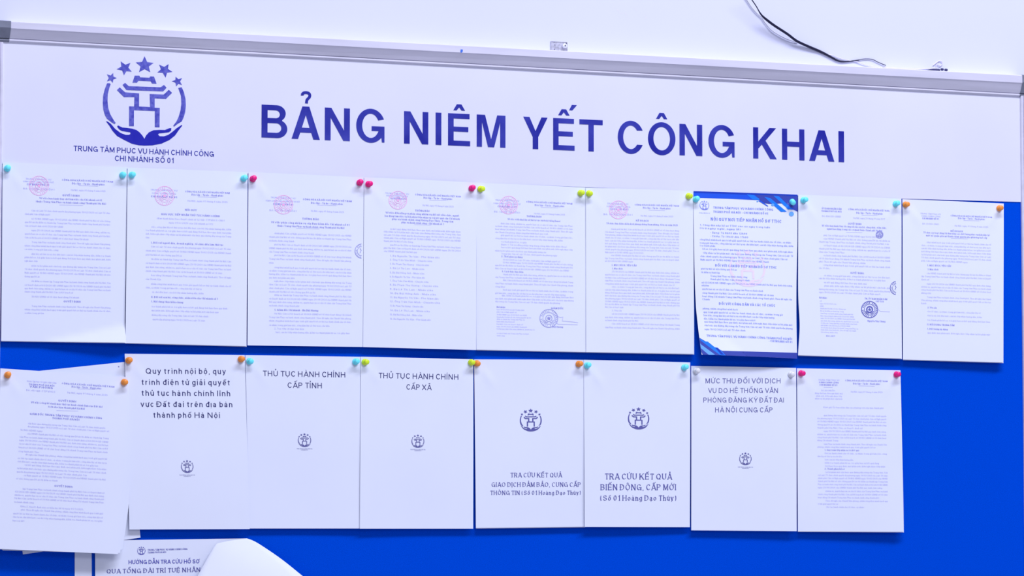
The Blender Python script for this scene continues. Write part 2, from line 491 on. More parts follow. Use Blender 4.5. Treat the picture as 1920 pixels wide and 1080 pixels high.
def text_mesh(s, style):
    """verts (cap units), faces, total width, plus glyph vertex ranges"""
    x = 0; VS, FS, n = [], [], 0; rng = []
    st = STYLES[style]
    for ch in s:
        v, f, adv = glyph(ch, style)
        if len(v):
            w = v.copy(); w[:, 0] += x
            VS.append(w); FS.append(f + n); rng.append((n, n + len(v), len(FS) - 1)); n += len(v)
        x += adv
    x -= st[5]
    if not VS: return np.zeros((0, 3)), np.zeros((0, 4), int), 1, [], []
    return np.concatenate(VS), np.concatenate(FS), x, rng, FS

# ------------------------------------------------------------------ a printed surface: quad given by its four corners, bent by a depth function
def bil(c, u, v):
    return ((1 - u) * (1 - v))[:, None] * c[0] + (u * (1 - v))[:, None] * c[1] + ((1 - u) * v)[:, None] * c[2] + (u * v)[:, None] * c[3]

class Surface:
    def __init__(self, tl, tr, bl, br, dep, extra=None, warp=None):
        self.c = np.array([tuple(at(*p, d)) for p, d in zip((tl, tr, bl, br), dep)])
        self.extra = extra; self.warp = warp
    def pts(self, u, v, off=0.0):
        u = np.asarray(u, float); v = np.asarray(v, float)
        P = bil(self.c, u, v)
        if self.extra: P[:, 1] -= self.extra(u, v)
        if self.warp: P[:, 0] += self.warp(u, v)
        P[:, 1] -= off
        return P
    def uv(self, px, py):
        u = v = .5
        c = self.c[:, [0, 2]]
        for _ in range(3):
            d = -self.pts([u], [v])[0, 1]
            w = at(px, py, d); t = np.array((w.x, w.z))
            for _ in range(5):
                p = (1-u)*(1-v)*c[0] + u*(1-v)*c[1] + (1-u)*v*c[2] + u*v*c[3]
                du = (1-v)*(c[1]-c[0]) + v*(c[3]-c[2]); dv = (1-u)*(c[2]-c[0]) + u*(c[3]-c[1])
                s = np.linalg.solve(np.array([du, dv]).T, t - p)
                u += s[0]; v += s[1]
        return np.array((u, v))

EPS = 2.6e-4
LEV = 1.4e-5
class Ink:
    """collects print of one ink on one surface"""
    def __init__(self, surf, conv=(0, 0, 1), base=0):
        self.s = surf; self.ox, self.oy, self.k = conv; self.UV = []; self.L = []; self.F = []; self.n = 0; self.base = base
    def P(self, x, y): return (self.ox + x / self.k, self.oy + y / self.k)
    def add(self, uv, lev, faces):
        self.UV.append(uv); self.L.append(lev)
        self.F += [tuple(int(i) + self.n for i in f) for f in faces]
        self.n += len(uv)
    def line(self, s, x0, x1, y, cap_px, style, center=False, nat=None, slope=None):
        """text from x0 to x1, baseline y (crop units); cap_px in photo pixels"""
        if center: y = y + cap_px * .34 * self.k
        v, f, w, rng, FS = text_mesh(s, style)
        if not len(v): return
        a = self.s.uv(*self.P(x0, y)); b = self.s.uv(*self.P(x1, y if slope is None else y + slope))
        if slope is None: b = np.array((b[0], a[1]))
        px, py = self.P(x0, y)
        up = self.s.uv(px, py - cap_px) ; dv = up[1] - a[1]
        t = v[:, 0] / w
        uv = a[None, :] + (b - a)[None, :] * t[:, None]
        uv[:, 1] += dv * v[:, 1]
        self.add(uv, v[:, 2], f)
    def stroke(self, pts, w_px, closed=False, lev=0):
        """pts in crop units, w in photo px"""
        Q = [self.P(*p) for p in pts]
        V, F = [], []
        sweep([(x, -y) for x, y in Q], (w_px, w_px, 0), 'o' if closed else 'c', lev, V, F, wfix=w_px)
        uv = np.array([self.s.uv(x, -y) for x, y, _ in V])
        self.add(uv, np.full(len(V), lev), F)
    def fill(self, poly, lev=0):
        uv = [tuple(self.s.uv(*self.P(*p))) for p in poly]
        T = [tuple(t) for t in tessellate_polygon([[Vector((p[0], -p[1], 0)) for p in poly]])]
        mx = .022                                          # split long edges so that the print follows the bent paper
        for _ in range(9):
            cache = {}; out = []; again = False
            def mid(a, b):
                nonlocal again
                k = (min(a, b), max(a, b))
                if math.dist(uv[a], uv[b]) <= mx: return None
                if k not in cache:
                    uv.append(((uv[a][0] + uv[b][0]) / 2, (uv[a][1] + uv[b][1]) / 2)); cache[k] = len(uv) - 1; again = True
                return cache[k]
            for a, b, c in T:
                ab, bc, ca = mid(a, b), mid(b, c), mid(c, a)
                ring = [x for x in (a, ab, b, bc, c, ca) if x is not None]
                if len(ring) == 3: out.append((a, b, c)); continue
                if len(ring) == 6: out += [(a, ab, ca), (ab, b, bc), (ca, bc, c), (ab, bc, ca)]; continue
                st = ring.index(ab) if ab is not None else (ring.index(bc) if bc is not None else ring.index(ca))
                ring = ring[st:] + ring[:st]
                out += [(ring[0], ring[i], ring[i + 1]) for i in range(1, len(ring) - 1)]
            T = out
            if not again: break
        self.add(np.clip(np.array(uv), 0, 1), np.full(len(uv), lev), T)
    def ring(self, cx, cy, r, w, n=36, a0=0, a1=360, lev=0):
        pts = [(cx + r * math.cos(math.radians(a0 + (a1 - a0) * i / n)), cy + r * math.sin(math.radians(a0 + (a1 - a0) * i / n))) for i in range(n + 1)]
        self.stroke(pts, w, closed=(a1 - a0) >= 360, lev=lev)
    def emblem(self, cx, cy, r_px, bold=1.0, lev=0):
        c = self.s.uv(*self.P(cx, cy)); x, y = self.P(cx, cy)
        ru = self.s.uv(x + r_px, y)[0] - c[0]; rv = self.s.uv(x, y + r_px)[1] - c[1]
        for k, (nm, pts, tri) in enumerate(EMB):
            uv = np.array([(c[0] + p[0] * ru, c[1] - p[1] * rv) for p in pts])
            self.add(uv, np.full(len(pts), lev), tri)
    def build(self, name, mat, parent):
        if not self.n: return None
        UV = np.concatenate(self.UV); L = np.concatenate(self.L)
        P = self.s.pts(UV[:, 0], UV[:, 1])
        P[:, 1] -= EPS + (L + self.base) * LEV
        o = mesh_obj(name, P.tolist(), self.F, mat, parent)
        if 'text' in name or 'heading' in name: o['kind'] = 'stuff'
        return o

# ------------------------------------------------------------------ setting
v, f = box(-6, 9, .012, .212, 0, 6)
w = tag(mesh_obj('wall_back', v, f, MAT['wall']), 'white painted wall behind the notice board', kind='structure')
v, f = box(-6, 9, -9, .012, -.1, 0)
tag(mesh_obj('floor', v, f, MAT['floor']), 'pale floor of the hall', kind='structure')
# faint scuffs in the paint
for pts in ([(1154, 18), (1158, 17), (1162, 20), (1160, 21)], [(1161, 23), (1169, 24), (1169, 25.3), (1161, 25)], [(1170.5, 23.5), (1172, 23.5), (1176, 28), (1174.5, 29)],
            [(1184, 14.5), (1187, 11.6), (1188, 12.6), (1185, 15)], [(1189, 16), (1192, 16.5), (1196, 19.5), (1194, 21)], [(1205, 28), (1208.5, 28), (1208, 29.4), (1205.5, 29.2)],
            [(1209, 31.8), (1212, 32), (1212.5, 35), (1210.5, 35)], [(1176, 34), (1180, 34.2), (1179, 35), (1176.4, 35.2)]):
    V = [tuple(at(x, y, -.012 + .00012)) for x, y in pts] + [tuple(at(x, y, -.012 - .0001)) for x, y in pts]
    F = [(3, 2, 1, 0)] + [(i, (i + 1) % 4, 4 + (i + 1) % 4, 4 + i) for i in range(4)]
    mesh_obj('scuff', V, F, MAT['scuff'], w)

# ------------------------------------------------------------------ the board
ZT = at(960, 127, .0015).z                     # top of the white header panel
XL, XR = -.0062, 1.9335
ZB = 1.12
board = tag(empty('notice_board', (0, 0, 0)), 'large aluminium-framed notice board with white header and blue felt', 'notice board')
v, f = box(XL - .01, XR + .01, 0, .0115, ZB, ZT + .002)
mesh_obj('felt_panel', v, f, MAT['felt'], board)
hs = Surface((6.2, 79.5), (1913.6, 181), (4, 304.8), (1915.4, 378.6), (.0015,) * 4)
hc = hs.c
hp = [at(x, y, .0015) for x, y in ((-4, 74), (1916, 179), (1916.5, 378.7), (1690, 372.4), (1560, 368.8), (1302, 359.4), (800, 338.5), (-6, 306.5))]
n = len(hp)
V = [tuple(p) for p in hp] + [(p[0], 0.0, p[2]) for p in hp]
header = mesh_obj('header_panel', V, [tuple(range(n))[::-1]] + [(i, (i + 1) % n, n + (i + 1) % n, n + i) for i in range(n)], MAT['header'], board)
zt = .5 * (hc[0][2] + hc[1][2])
RP = [(.0016, zt - .001), (.0040, zt - .0005), (.0052, zt + .0012), (.0050, zt + .0036), (.0034, zt + .0044), (.0060, zt + .0052), (.0165, zt + .0218), (.0180, zt + .0232), (.0180, zt + .0367),
      (.0165, zt + .0378), (-.0119, zt + .0378), (-.0119, zt - .001)]
RP = [(d * .88 if d > .006 else d, h) for d, h in RP]
# the rail's face narrows slightly towards the emblem end
RPL = [(d, h + (.0028 if i < 6 else (-.0030 if i > 7 else 0))) for i, (d, h) in enumerate(RP)]
v, f = extrude_profile(RP, XL + .004, XR - .003)
v = [(x, -p[0], p[1]) for x, prof in ((XL + .004, RPL), (XR - .003, RP)) for p in prof]
mesh_obj('frame_rail', v, f, MAT['rail'], board)
zb = ZB
RB = [(d, 2 * zb - h + (zt - zb)) for d, h in RP]
RB = [(d, zb - (h - zt)) for d, h in RP]
v, f = extrude_profile(RB, XL + .004, XR - .003)
mesh_obj('frame_rail', v, f, MAT['rail'], board)
for side, X in ((-1, XL), (1, XR)):
    pr = [(d, X + side * (h - zt)) for d, h in RP]
    v, f = extrude_profile(pr, zb - .001, zt + .001, axis='z')
    mesh_obj('frame_rail', v, f, MAT['rail'], board)
    for top in (1, 0):
        zc = zt if top else zb
        sg = 1 if top else -1
        cp = [(d + (.0012 if i < 11 and i > 4 else .0003), (zc + sg * (h - zt) + (sg * .0008 if i > 6 else 0))) for i, (d, h) in enumerate(RPL if (side < 0 and top) else RP)]
        a, b = (X - .046, X + .0105) if side < 0 else (X - .0030, X + .046)
        # the outer end of the cap narrows back to the wall
        V = []
        for t, sc in ((a, .35 if side < 0 else 1), (a + .018 if side < 0 else a + .001, 1), (b - .001 if side < 0 else b - .018, 1), (b, 1 if side < 0 else .35)):
            for d, h in cp: V.append((t, -(-.0119 + (d + .0119) * sc), h))
        n = len(cp); F = []
        for s_ in range(3):
            for i in range(n):
                j = (i + 1) % n
                F.append((s_ * n + i, s_ * n + j, (s_ + 1) * n + j, (s_ + 1) * n + i))
        F.append(tuple(range(n))[::-1]); F.append(tuple(range(3 * n, 4 * n)))
        mesh_obj('corner_cap', V, F, MAT['corner'], board)
        if False: pass

# emblem outline, taken in the plane of the header
C5 = (160, 90, 4.696)
def c5(p): return at(C5[0] + p[0] / C5[2], C5[1] + p[1] / C5[2], .0015)
def star(outer, ratio=.46):
    c = np.mean(np.array(outer, float), axis=0); out = []
    n = len(outer)
    for i in range(n):
        a = np.array(outer[i], float); b = np.array(outer[(i + 1) % n], float)
        out.append(tuple(a)); m = (a + b) / 2
        out.append(tuple(c + (m - c) * ratio / .809 * 1.0))
    return out
EPOLY = [
 ('star', star([(521, 73), (600, 132), (571, 212), (473, 212), (445, 127)])),
 ('star', star([(312, 118), (397, 131), (408, 208), (340, 240), (277, 187)])),
 ('star', star([(650, 147), (733, 142), (766, 210), (707, 260), (634, 215)])),
 ('star', star([(190, 232), (245, 220), (277, 265), (242, 306), (191, 293)])),
 ('star', star([(795, 253), (852, 265), (850, 325), (800, 338), (763, 292)])),
 ('roof', [(435, 243), (475, 243), (482, 258), (563, 262), (572, 250), (605, 252), (627, 315), (588, 313), (575, 293), (468, 288), (455, 305), (415, 305)]),
 ('roof_beam', [(328, 325), (350, 307), (382, 336), (662, 346), (692, 325), (715, 350), (685, 382), (362, 370)]),
 ('gate', [(278, 370), (302, 347), (350, 390), (473, 400), (473, 515), (570, 520), (567, 405), (690, 410), (735, 368), (763, 395), (710, 448), (610, 443), (610, 525), (655, 527), (653, 698), (612, 697), (612, 555), (428, 548), (427, 688), (385, 687), (386, 513), (430, 515), (432, 432), (340, 432)]),
 ('side_arc', [(192, 310), (172, 360), (157, 420), (154, 480), (158, 540), (172, 590), (190, 622), (222, 648), (256, 670), (267, 660), (243, 625), (218, 580), (202, 530), (195, 470), (197, 410), (208, 360), (223, 318), (212, 309)]),
 ('side_arc', [(818, 352), (848, 345), (868, 390), (882, 450), (885, 510), (878, 570), (862, 620), (847, 648), (812, 668), (781, 693), (774, 684), (800, 650), (822, 605), (838, 550), (845, 490), (842, 420)]),
 ('palm', [(182, 645), (198, 648), (225, 668), (262, 712), (310, 748), (355, 765), (385, 765), (398, 756), (395, 742), (365, 738), (320, 730), (295, 714), (280, 690), (288, 682), (325, 700), (365, 703), (410, 710), (450, 722), (480, 745), (505, 775), (520, 800), (520, 859), (470, 856), (410, 843), (340, 808), (280, 775), (240, 730), (212, 685)]),
 ('palm', [(520, 800), (535, 770), (560, 742), (600, 724), (650, 721), (700, 722), (740, 706), (757, 705), (755, 728), (735, 742), (690, 748), (648, 752), (640, 763), (655, 777), (690, 778), (730, 765), (768, 737), (805, 705), (850, 676), (852, 685), (825, 720), (790, 770), (740, 810), (670, 842), (590, 857), (520, 859)]),
]
EC = c5((520, 520)); ER = (c5((885, 520)) - c5((155, 520))).x / 2
EMB = []
for nm, poly in EPOLY:
    P = [c5(p) for p in poly]
    loc = [((q.x - EC.x) / ER, (q.z - EC.z) / ER) for q in P]
    tri = tessellate_polygon([[Vector((a, b, 0)) for a, b in loc]])
    EMB.append((nm, loc, tri))
    V = [(q.x, -.0015 - 4e-4, q.z) for q in P] + [(q.x, -.0015, q.z) for q in P]
    n = len(P)
    F = list(tri) + [(i, (i + 1) % n, n + (i + 1) % n, n + i) for i in range(n)]
    o = mesh_obj('emblem_' + nm, V, F, MAT['embdark' if nm == 'palm' else 'embmid'], header)

# title letters: outlines in cap heights, each letter a thin cut piece on the header
def el(cx, cy, rx, ry, a0, a1, n=20):
    return [(cx + rx * math.cos(math.radians(a0 + (a1 - a0) * i / n)), cy + ry * math.sin(math.radians(a0 + (a1 - a0) * i / n))) for i in range(n + 1)]
TL = {
 'B': (.78, [[(0, 0)] + el(.47, .28, .31, .28, -90, 62, 14) + el(.45, .75, .28, .25, -50, 90, 12) + [(0, 1)],
             [(.18, .60)] + el(.43, .722, .125, .122, -90, 90, 10) + [(.18, .845)], [(.18, .155)] + el(.45, .302, .15, .147, -90, 90, 10) + [(.18, .45)]]),
 'A': (.86, [[(0, 0), (.195, 0), (.262, .20), (.598, .20), (.665, 0), (.86, 0), (.535, 1), (.325, 1)], [(.31, .35), (.55, .35), (.43, .74)]]),
 'N': (.78, [[(0, 0), (.18, 0), (.18, .70), (.58, 0), (.78, 0), (.78, 1), (.60, 1), (.60, .31), (.20, 1), (0, 1)]]),
 'G': (.86, [el(.44, .5, .44, .525, 24, 318, 40) + [(.785, 0), (.86, 0), (.86, .49), (.47, .49), (.47, .345), (.685, .345)] + el(.44, .5, .26, .375, -32, -332, 36)]),
 'I': (.18, [[(0, 0), (.18, 0), (.18, 1), (0, 1)]]),
 'E': (.72, [[(0, 0), (.72, 0), (.72, .155), (.18, .155), (.18, .44), (.66, .44), (.66, .59), (.18, .59), (.18, .845), (.70, .845), (.70, 1), (0, 1)]]),
 'M': (.94, [[(0, 0), (.17, 0), (.17, .78), (.37, 0), (.57, 0), (.77, .78), (.77, 0), (.94, 0), (.94, 1), (.67, 1), (.47, .24), (.27, 1), (0, 1)]]),
 'Y': (.80, [[(.31, 0), (.49, 0), (.49, .38), (.80, 1), (.60, 1), (.40, .56), (.20, 1), (0, 1), (.31, .38)]]),
 'T': (.80, [[(.31, 0), (.49, 0), (.49, .845), (.80, .845), (.80, 1), (0, 1), (0, .845), (.31, .845)]]),
 'C': (.88, [el(.45, .5, .45, .525, 26, 334, 44) + el(.45, .5, .265, .375, -37, -323, 40)]),
 'O': (.94, [el(.47, .5, .47, .525, 0, 352.5, 47), el(.47, .5, .285, .375, 0, 352.5, 47)]),
 'K': (.84, [[(0, 0), (.18, 0), (.18, .32), (.31, .455), (.61, 0), (.84, 0), (.44, .585), (.82, 1), (.585, 1), (.18, .545), (.18, 1), (0, 1)]]),
 'H': (.79, [[(0, 0), (.18, 0), (.18, .43), (.61, .43), (.61, 0), (.79, 0), (.79, 1), (.61, 1), (.61, .59), (.18, .59), (.18, 1), (0, 1)]]),
}
CIRC = [(-.19, 1.10), (-.075, 1.29), (.075, 1.29), (.19, 1.10), (.08, 1.10), (0, 1.20), (-.08, 1.10)]
ACUTE = [(.18, 1.27), (.29, 1.27), (.44, 1.44), (.27, 1.44)]
hk = [Vector((a, b, 0)) for a, b in [(-.105, 1.335), (-.105, 1.38), (-.06, 1.42), (.01, 1.43), (.08, 1.415), (.118, 1.365), (.11, 1.30), (.07, 1.25), (.03, 1.20), (.018, 1.10)]]
HV, HF = [], []
sweep([(p.x, p.y) for p in smooth_pts(hk, 3)], (.085, .085, 0), 'c', 0, HV, HF, wfix=.085)
HOOK = [(p[0], p[1]) for p in HV[0::2]] + [(p[0], p[1]) for p in HV[1::2]][::-1]
P0 = at(490, 257.5, .0015); P1 = at(1582, 304, .0015)
CAPM = at(490, 196, .0015).z - P0.z
C2 = lambda x: 460 + x / 3.3103
C3 = lambda x: 960 + x / 2.8235
for ch, xa, xb, marks in [('B', C2(100), C2(260), []), ('A', C2(287), C2(462), [HOOK]), ('N', C2(493), C2(648), []), ('G', C2(688), C2(863), []),
        ('N', C2(985), C2(1135), []), ('I', C2(1181), C2(1216), []), ('E', C2(1258), C2(1395), [CIRC]), ('M', C2(1436), C2(1614), []),
        ('Y', C3(60), C3(188), []), ('E', C3(218), C3(331), [CIRC, ACUTE]), ('T', C3(357), C3(480), []),
        ('C', C3(560), C3(695), []), ('O', C3(720), C3(865), [[(a, b + .03) for a, b in CIRC]]), ('N', C3(887), C3(1007), []), ('G', C3(1040), C3(1178), []),
        ('K', C3(1277), C3(1401), []), ('H', C3(1430), C3(1548), []), ('A', C3(1573), C3(1706), []), ('I', C3(1729), C3(1758), [])]:
    W, loops = TL[ch]
    ym = 257.5 + (xa - 490) * .0426
    X0 = at(xa, ym, .0015).x; X1 = at(xb, ym, .0015).x
    V, F = [], []
    groups = [loops] + [[[(a + W / 2, b) for a, b in m]] for m in marks]
    for g in groups:
        flat = [p for lp in g for p in lp]
        T = tessellate_polygon([[Vector((p[0], p[1], 0)) for p in lp] for lp in g])
        n0 = len(V); n = len(flat)
        for th in (.0006, 0):
            for a, b in flat:
                X = X0 + a / W * (X1 - X0)
                Zb = P0.z + (X - P0.x) / (P1.x - P0.x) * (P1.z - P0.z)
                V.append((X, -.0015 - th, Zb + b * CAPM))
        F += [tuple(i + n0 for i in t) for t in T]
        k = 0
        for lp in g:
            m = len(lp)
            F += [(n0 + k + i, n0 + k + (i + 1) % m, n0 + n + k + (i + 1) % m, n0 + n + k + i) for i in range(m)]
            k += m
    mesh_obj('title_letter', V, F, MAT['letter'], header)
ik = Ink(hs, (0, 0, 1))
ik.line('TRUNG TÂM PHỤC VỤ HÀNH CHÍNH CÔNG', 138, 401, 282.8, 9.8, 'small', slope=11)
ik.line('CHI NHÁNH SỐ 01', 215.5, 325.5, 301.6, 10, 'small', slope=4.4)
ik.build('caption_text', MAT['letter'], header)

# ------------------------------------------------------------------ sheets
POOL = ("Căn cứ Luật Tổ chức chính quyền địa phương ngày 19/02/2025 và Luật Tổ chức chính phủ; Căn cứ Nghị quyết số 15/NQ-HĐND ngày 15/02/2025 của HĐND thành "
 "phố Hà Nội về việc thông qua Đề án thí điểm và thành lập Trung tâm Phục vụ hành chính công thành phố Hà Nội; Căn cứ Quyết định số 63/2024/QĐ-UBND ngày 25/10/2024 của UBND "
 "thành phố Hà Nội quy định chức năng, nhiệm vụ, quyền hạn và cơ cấu tổ chức của Trung tâm Phục vụ hành chính công thành phố Hà Nội; Căn cứ Kế hoạch số 30/KH-UBND về tổ chức hoạt động "
 "Chi nhánh Trung tâm Phục vụ hành chính công thành phố; Theo đề nghị của Chánh Văn phòng, nhằm công khai minh bạch quy trình giải quyết hồ sơ thủ tục hành chính cho tổ chức, cá nhân; "
 "trong giờ làm việc, công dân lấy số thứ tự và chờ đến lượt; cán bộ tiếp nhận hướng dẫn, kiểm tra thành phần hồ sơ, trả giấy hẹn và kết quả đúng thời hạn theo quy định; mọi phản ánh, kiến nghị "
 "được tiếp nhận tại bộ phận một cửa hoặc qua đường dây nóng của Trung tâm; ").split(' ')
pos = 0
def flow(nchar):
    global pos
    out = ''
    while len(out) < nchar - 2:
        out += POOL[pos % len(POOL)] + ' '
        pos += 1
    return out.strip()

class Doc:
    def __init__(self, surf, conv, body='ink', bold='inkb', cap=3.1):
        self.r = Ink(surf, conv); self.b = Ink(surf, conv, base=1); self.k = conv[2]; self.cap = cap; self.m = (body, bold)
    def t(self, s, x0, x1, y, bold=True, cap=None):
        (self.b if bold else self.r).line(s, x0, x1, y, cap or self.cap * (1.05 if bold else 1), 'bodyb' if bold else 'body', center=True)
    def f(self, x0, x1, y, bold=False, cap=None):
        global pos
        c = cap or self.cap; need = (x1 - x0) / self.k / c * .93; s = ''; wd = 0
        while wd < need:
            w_ = POOL[pos % len(POOL)]; pos += 1
            s = (s + ' ' + w_).strip(); wd = text_mesh(s, 'bodyb' if bold else 'body')[2]
        if wd > need * 1.25 and ' ' in s: s = s.rsplit(' ', 1)[0]
        wd = text_mesh(s, 'bodyb' if bold else 'body')[2]
        self.t(s, x0, min(x1, x0 + wd * c * self.k * 1.25), y, bold, cap)
    def p(self, ys, ind, x0, x1, last=None, first=True):
        for i, y in enumerate(ys):
            xa = ind if (i == 0 and first) else x0
            xb = last if (last and i == len(ys) - 1) else x1
            self.f(xa, xb, y)
    def rule(self, x0, x1, y, bold=False):
        self.r.stroke([(x0, y), (x1, y + (x1 - x0) * .025)], .5)
    def motto(self, x0, x1, y, xa, xb, y2, da, db, y3, date='Hà Nội, ngày 01 tháng 4 năm 2025'):
        self.t('CỘNG HÒA XÃ HỘI CHỦ NGHĨA VIỆT NAM', x0, x1, y, True, self.cap * .92)
        self.t('Độc lập - Tự do - Hạnh phúc', xa, xb, y2)
        self.rule((xa + xb) / 2 - (xb - xa) * .3, (xa + xb) / 2 + (xb - xa) * .3, y2 + 11 * self.k / 2.8)
        self.t(date, da, db, y3, False)
    def build(self, parent):
        self.r.build('printed_text', MAT[self.m[0]], parent)
        self.b.build('bold_printed_text', MAT[self.m[1]], parent)

def seal(surf, conv, cx, cy, r, mat, parent, a0=0, a1=360, strong=False, name='round_seal'):
    ik = Ink(surf, conv, base=6); k = conv[2]
    w = .9 if not strong else 1.3
    full = a1 - a0 >= 360
    ik.ring(cx, cy, r, w * 1.1, a0=a0, a1=a1)
    ik.ring(cx, cy, r * .66, w * .7, a0=a0, a1=a1, n=24)
    n = 26 if full else 10
    for i in range(n):                                    # the ring of small letters
        a = math.radians(a0 + (a1 - a0) * (i + .5) / n)
        if i % 7 == 6: continue
        ik.stroke([(cx + r * .74 * math.cos(a), cy + r * .74 * math.sin(a)), (cx + r * .92 * math.cos(a), cy + r * .92 * math.sin(a))], w * .9, lev=1)
    if full:
        ik.ring(cx, cy, r * .36, w * (1 if not strong else 1.8), n=14, lev=2)
        st = []
        for i in range(10):
            rr = r * (.26 if i % 2 == 0 else .11); a = math.radians(-90 + 36 * i)
            st.append((cx + rr * math.cos(a), cy + rr * math.sin(a)))
        ik.fill(st, lev=3)
        for sg in (-1, 1):
            ik.stroke([(cx + sg * r * .12, cy + r * .48), (cx + sg * r * .35, cy + r * .42), (cx + sg * r * .5, cy + r * .18)], w, lev=4)
    else:
        ik.stroke([(cx - r * .3, cy - r * .4), (cx - r * .12, cy - r * .1), (cx - r * .3, cy + r * .3)], w, lev=2)
    return ik.build(name, MAT[mat], parent)

def sheet_mesh(name, surf, mat, thick, parent=None, nu=36, nv=48):
    U, Vv = np.meshgrid(np.linspace(0, 1, nu + 1), np.linspace(0, 1, nv + 1))
    u = U.ravel(); vv = Vv.ravel()
    Fr = surf.pts(u, vv); Bk = surf.pts(u, vv, -thick)
    Bk[:, 1] = np.minimum(Bk[:, 1], -.0002)
    N = len(u); F = []
    for j in range(nv):
        for i in range(nu):
            a = j * (nu + 1) + i
            F.append((a, a + nu + 1, a + nu + 2, a + 1))
            F.append((N + a, N + a + 1, N + a + nu + 2, N + a + nu + 1))
    edge = [i for i in range(nu)] + [j * (nu + 1) + nu for j in range(nv)] + [nv * (nu + 1) + nu - i for i in range(nu)] + [(nv - j) * (nu + 1) for j in range(nv)]
    base = 2 * N
    V = Fr.tolist() + Bk.tolist() + [Fr[i].tolist() for i in edge] + [Bk[i].tolist() for i in edge]
    m = len(edge)
    for i in range(m):
        j = (i + 1) % m
        F.append((base + i, base + j, base + m + j, base + m + i))
    return mesh_obj(name, V, F, mat, parent, smooth=True)

def bend(seed, bow=.0016, pin=.0022, wave=.0007, bulge=.0, lift=None):
    rnd = random.Random(seed)
    a, b, c = [rnd.uniform(0, 6.28) for _ in range(3)]
    k = rnd.uniform(.7, 1.3)
    def f(u, v):
        e = bow * k * np.sin(np.pi * np.clip(u, 0, 1)) * np.exp(-np.clip(v, 0, 2) * 5)
        # tension folds running down and inwards from the two pins
        for pu, s in ((.05, 1), (.95, -1)):
            du = (u - pu) * s; dv = (v - .03) * 1.41
            r = np.sqrt(du * du + dv * dv) + 1e-6
            ang = np.arctan2(dv, du)
            e = e + pin * .55 * np.exp(-((ang - 1.0) / .16) ** 2) * np.exp(-((r - .10) / .10) ** 2) * k
            e = e - .0007 * np.exp(-(r / .08) ** 2)
        e = e + wave * np.sin(u * 3.2 + a) * np.sin(v * 4.1 + b) * v + wave * .5 * np.sin(v * 7 + c) * v
        e = e + bulge * np.sin(np.pi * u) * v ** 2
        if lift: e = e + lift(u, v)
        return e
    return f

SHEETS = {}
def sheet(key, tl, tr, bl, br, label, group, dep=(.003, .003, .010, .010), seed=0, thick=.0004, pages=0, poff=(.3, 1.2), mat='paper', extra=None, warp=None, name='paper_notice', cat='notice'):
    ex = extra or bend(seed or hash(key) % 1000 if False else seed)
    sf = Surface(tl, tr, bl, br, dep, ex, warp)
    o = sheet_mesh(name, sf, MAT[mat], thick)
    tag(o, label, cat, group)
    for i in range(pages):
        q = i + 1
        s2 = Surface(tl, tr, (bl[0] + poff[0] * q * .4, bl[1] + poff[1] * q), (br[0] + poff[0] * q, br[1] + poff[1] * q), [max(.001, d - .0007 * q - (.0012 * q if n > 1 else 0)) for n, d in enumerate(dep)], ex, warp)
        sheet_mesh('page', s2, MAT[mat], .0003, o, nu=12, nv=16)
    SHEETS[key] = (o, sf)
    return o, sf

UPG = 'paper notices pinned in the upper row'
LOG = 'paper notices pinned in the lower row'
def lift1(u, v):
    t = np.clip((u - .62) * .5 + (v - .955) * 3.2, 0, 1)
    return t * .03
o1, s1 = sheet('a', (5, 304), (238.3, 313.5), (2.2, 639), (233.5, 643), 'typed notice with pink seal and folded-up lower corner, first of the upper row', UPG, seed=1, dep=(.003, .0032, .008, .009), extra=bend(1, lift=lift1), pages=1)
o2, s2 = sheet('b', (239.3, 314), (464.4, 322.6), (235.2, 643), (462, 649), 'typed notice with pink seal, second of the upper row, between turquoise pins', UPG, seed=2, dep=(.0042, .0042, .012, .009), pages=1)
o3, s3 = sheet('c', (465.9, 322.5), (682.3, 332.5), (463.8, 647.6), (680.5, 650.5), 'densely typed notice with pink seal and half a grey seal at its edge', UPG, seed=3, dep=(.003, .003, .009, .009))
o4, s4 = sheet('d', (682.9, 332), (894, 342.2), (681, 650.6), (892.6, 656.4), 'typed notice with pink seal and a numbered list of short lines', UPG, seed=4, dep=(.0042, .0045, .010, .012))
o5, s5 = sheet('e', (893.3, 342.3), (1097.8, 351.5), (893.6, 655.6), (1098.8, 660), 'typed notice with pink seal on top and grey seal with signature at its foot', UPG, seed=5, dep=(.003, .003, .008, .010), pages=1)
o6, s6 = sheet('f', (1098.3, 351.7), (1299.6, 357.7), (1099.2, 660), (1301.3, 663.6), 'typed notice with pink seal, next to the blue-bordered poster', UPG, seed=6, dep=(.0042, .0042, .012, .010), pages=1)
def warp7(u, v):
    return (1 - u) * .0085 * np.clip((v - .35) / .65, 0, 1) ** 2.2 - (u > .5) * (u - .5) * .004 * np.sin(np.pi * np.clip((v - .3) / .7, 0, 1))
def lift7(u, v):
    t = np.clip((.30 - u) * 1.0 + (v - .90) * 1.6, 0, 1)
    return .010 * np.sin(np.pi * u) * v ** 3 + t * .02
o7, s7 = sheet('g', (1300, 358.2), (1495.4, 364.9), (1304, 665), (1494.6, 672.4), 'rules poster with dark blue corner artwork and a blue top band', UPG, seed=7, dep=(.003, .003, .013, .010), extra=bend(7, lift=lift7), warp=warp7, mat='paper2', name='rules_poster', cat='poster')
def warp8(u, v):
    return (1 - u) * .0035 * np.exp(-((v - .82) / .13) ** 2)
o8, s8 = sheet('h', (1496.8, 364.9), (1690.3, 372.3), (1496, 665.9), (1690.4, 672.3), 'typed notice with a dark blue round seal near its foot', UPG, seed=8, dep=(.0042, .0042, .012, .009), warp=warp8, pages=1)
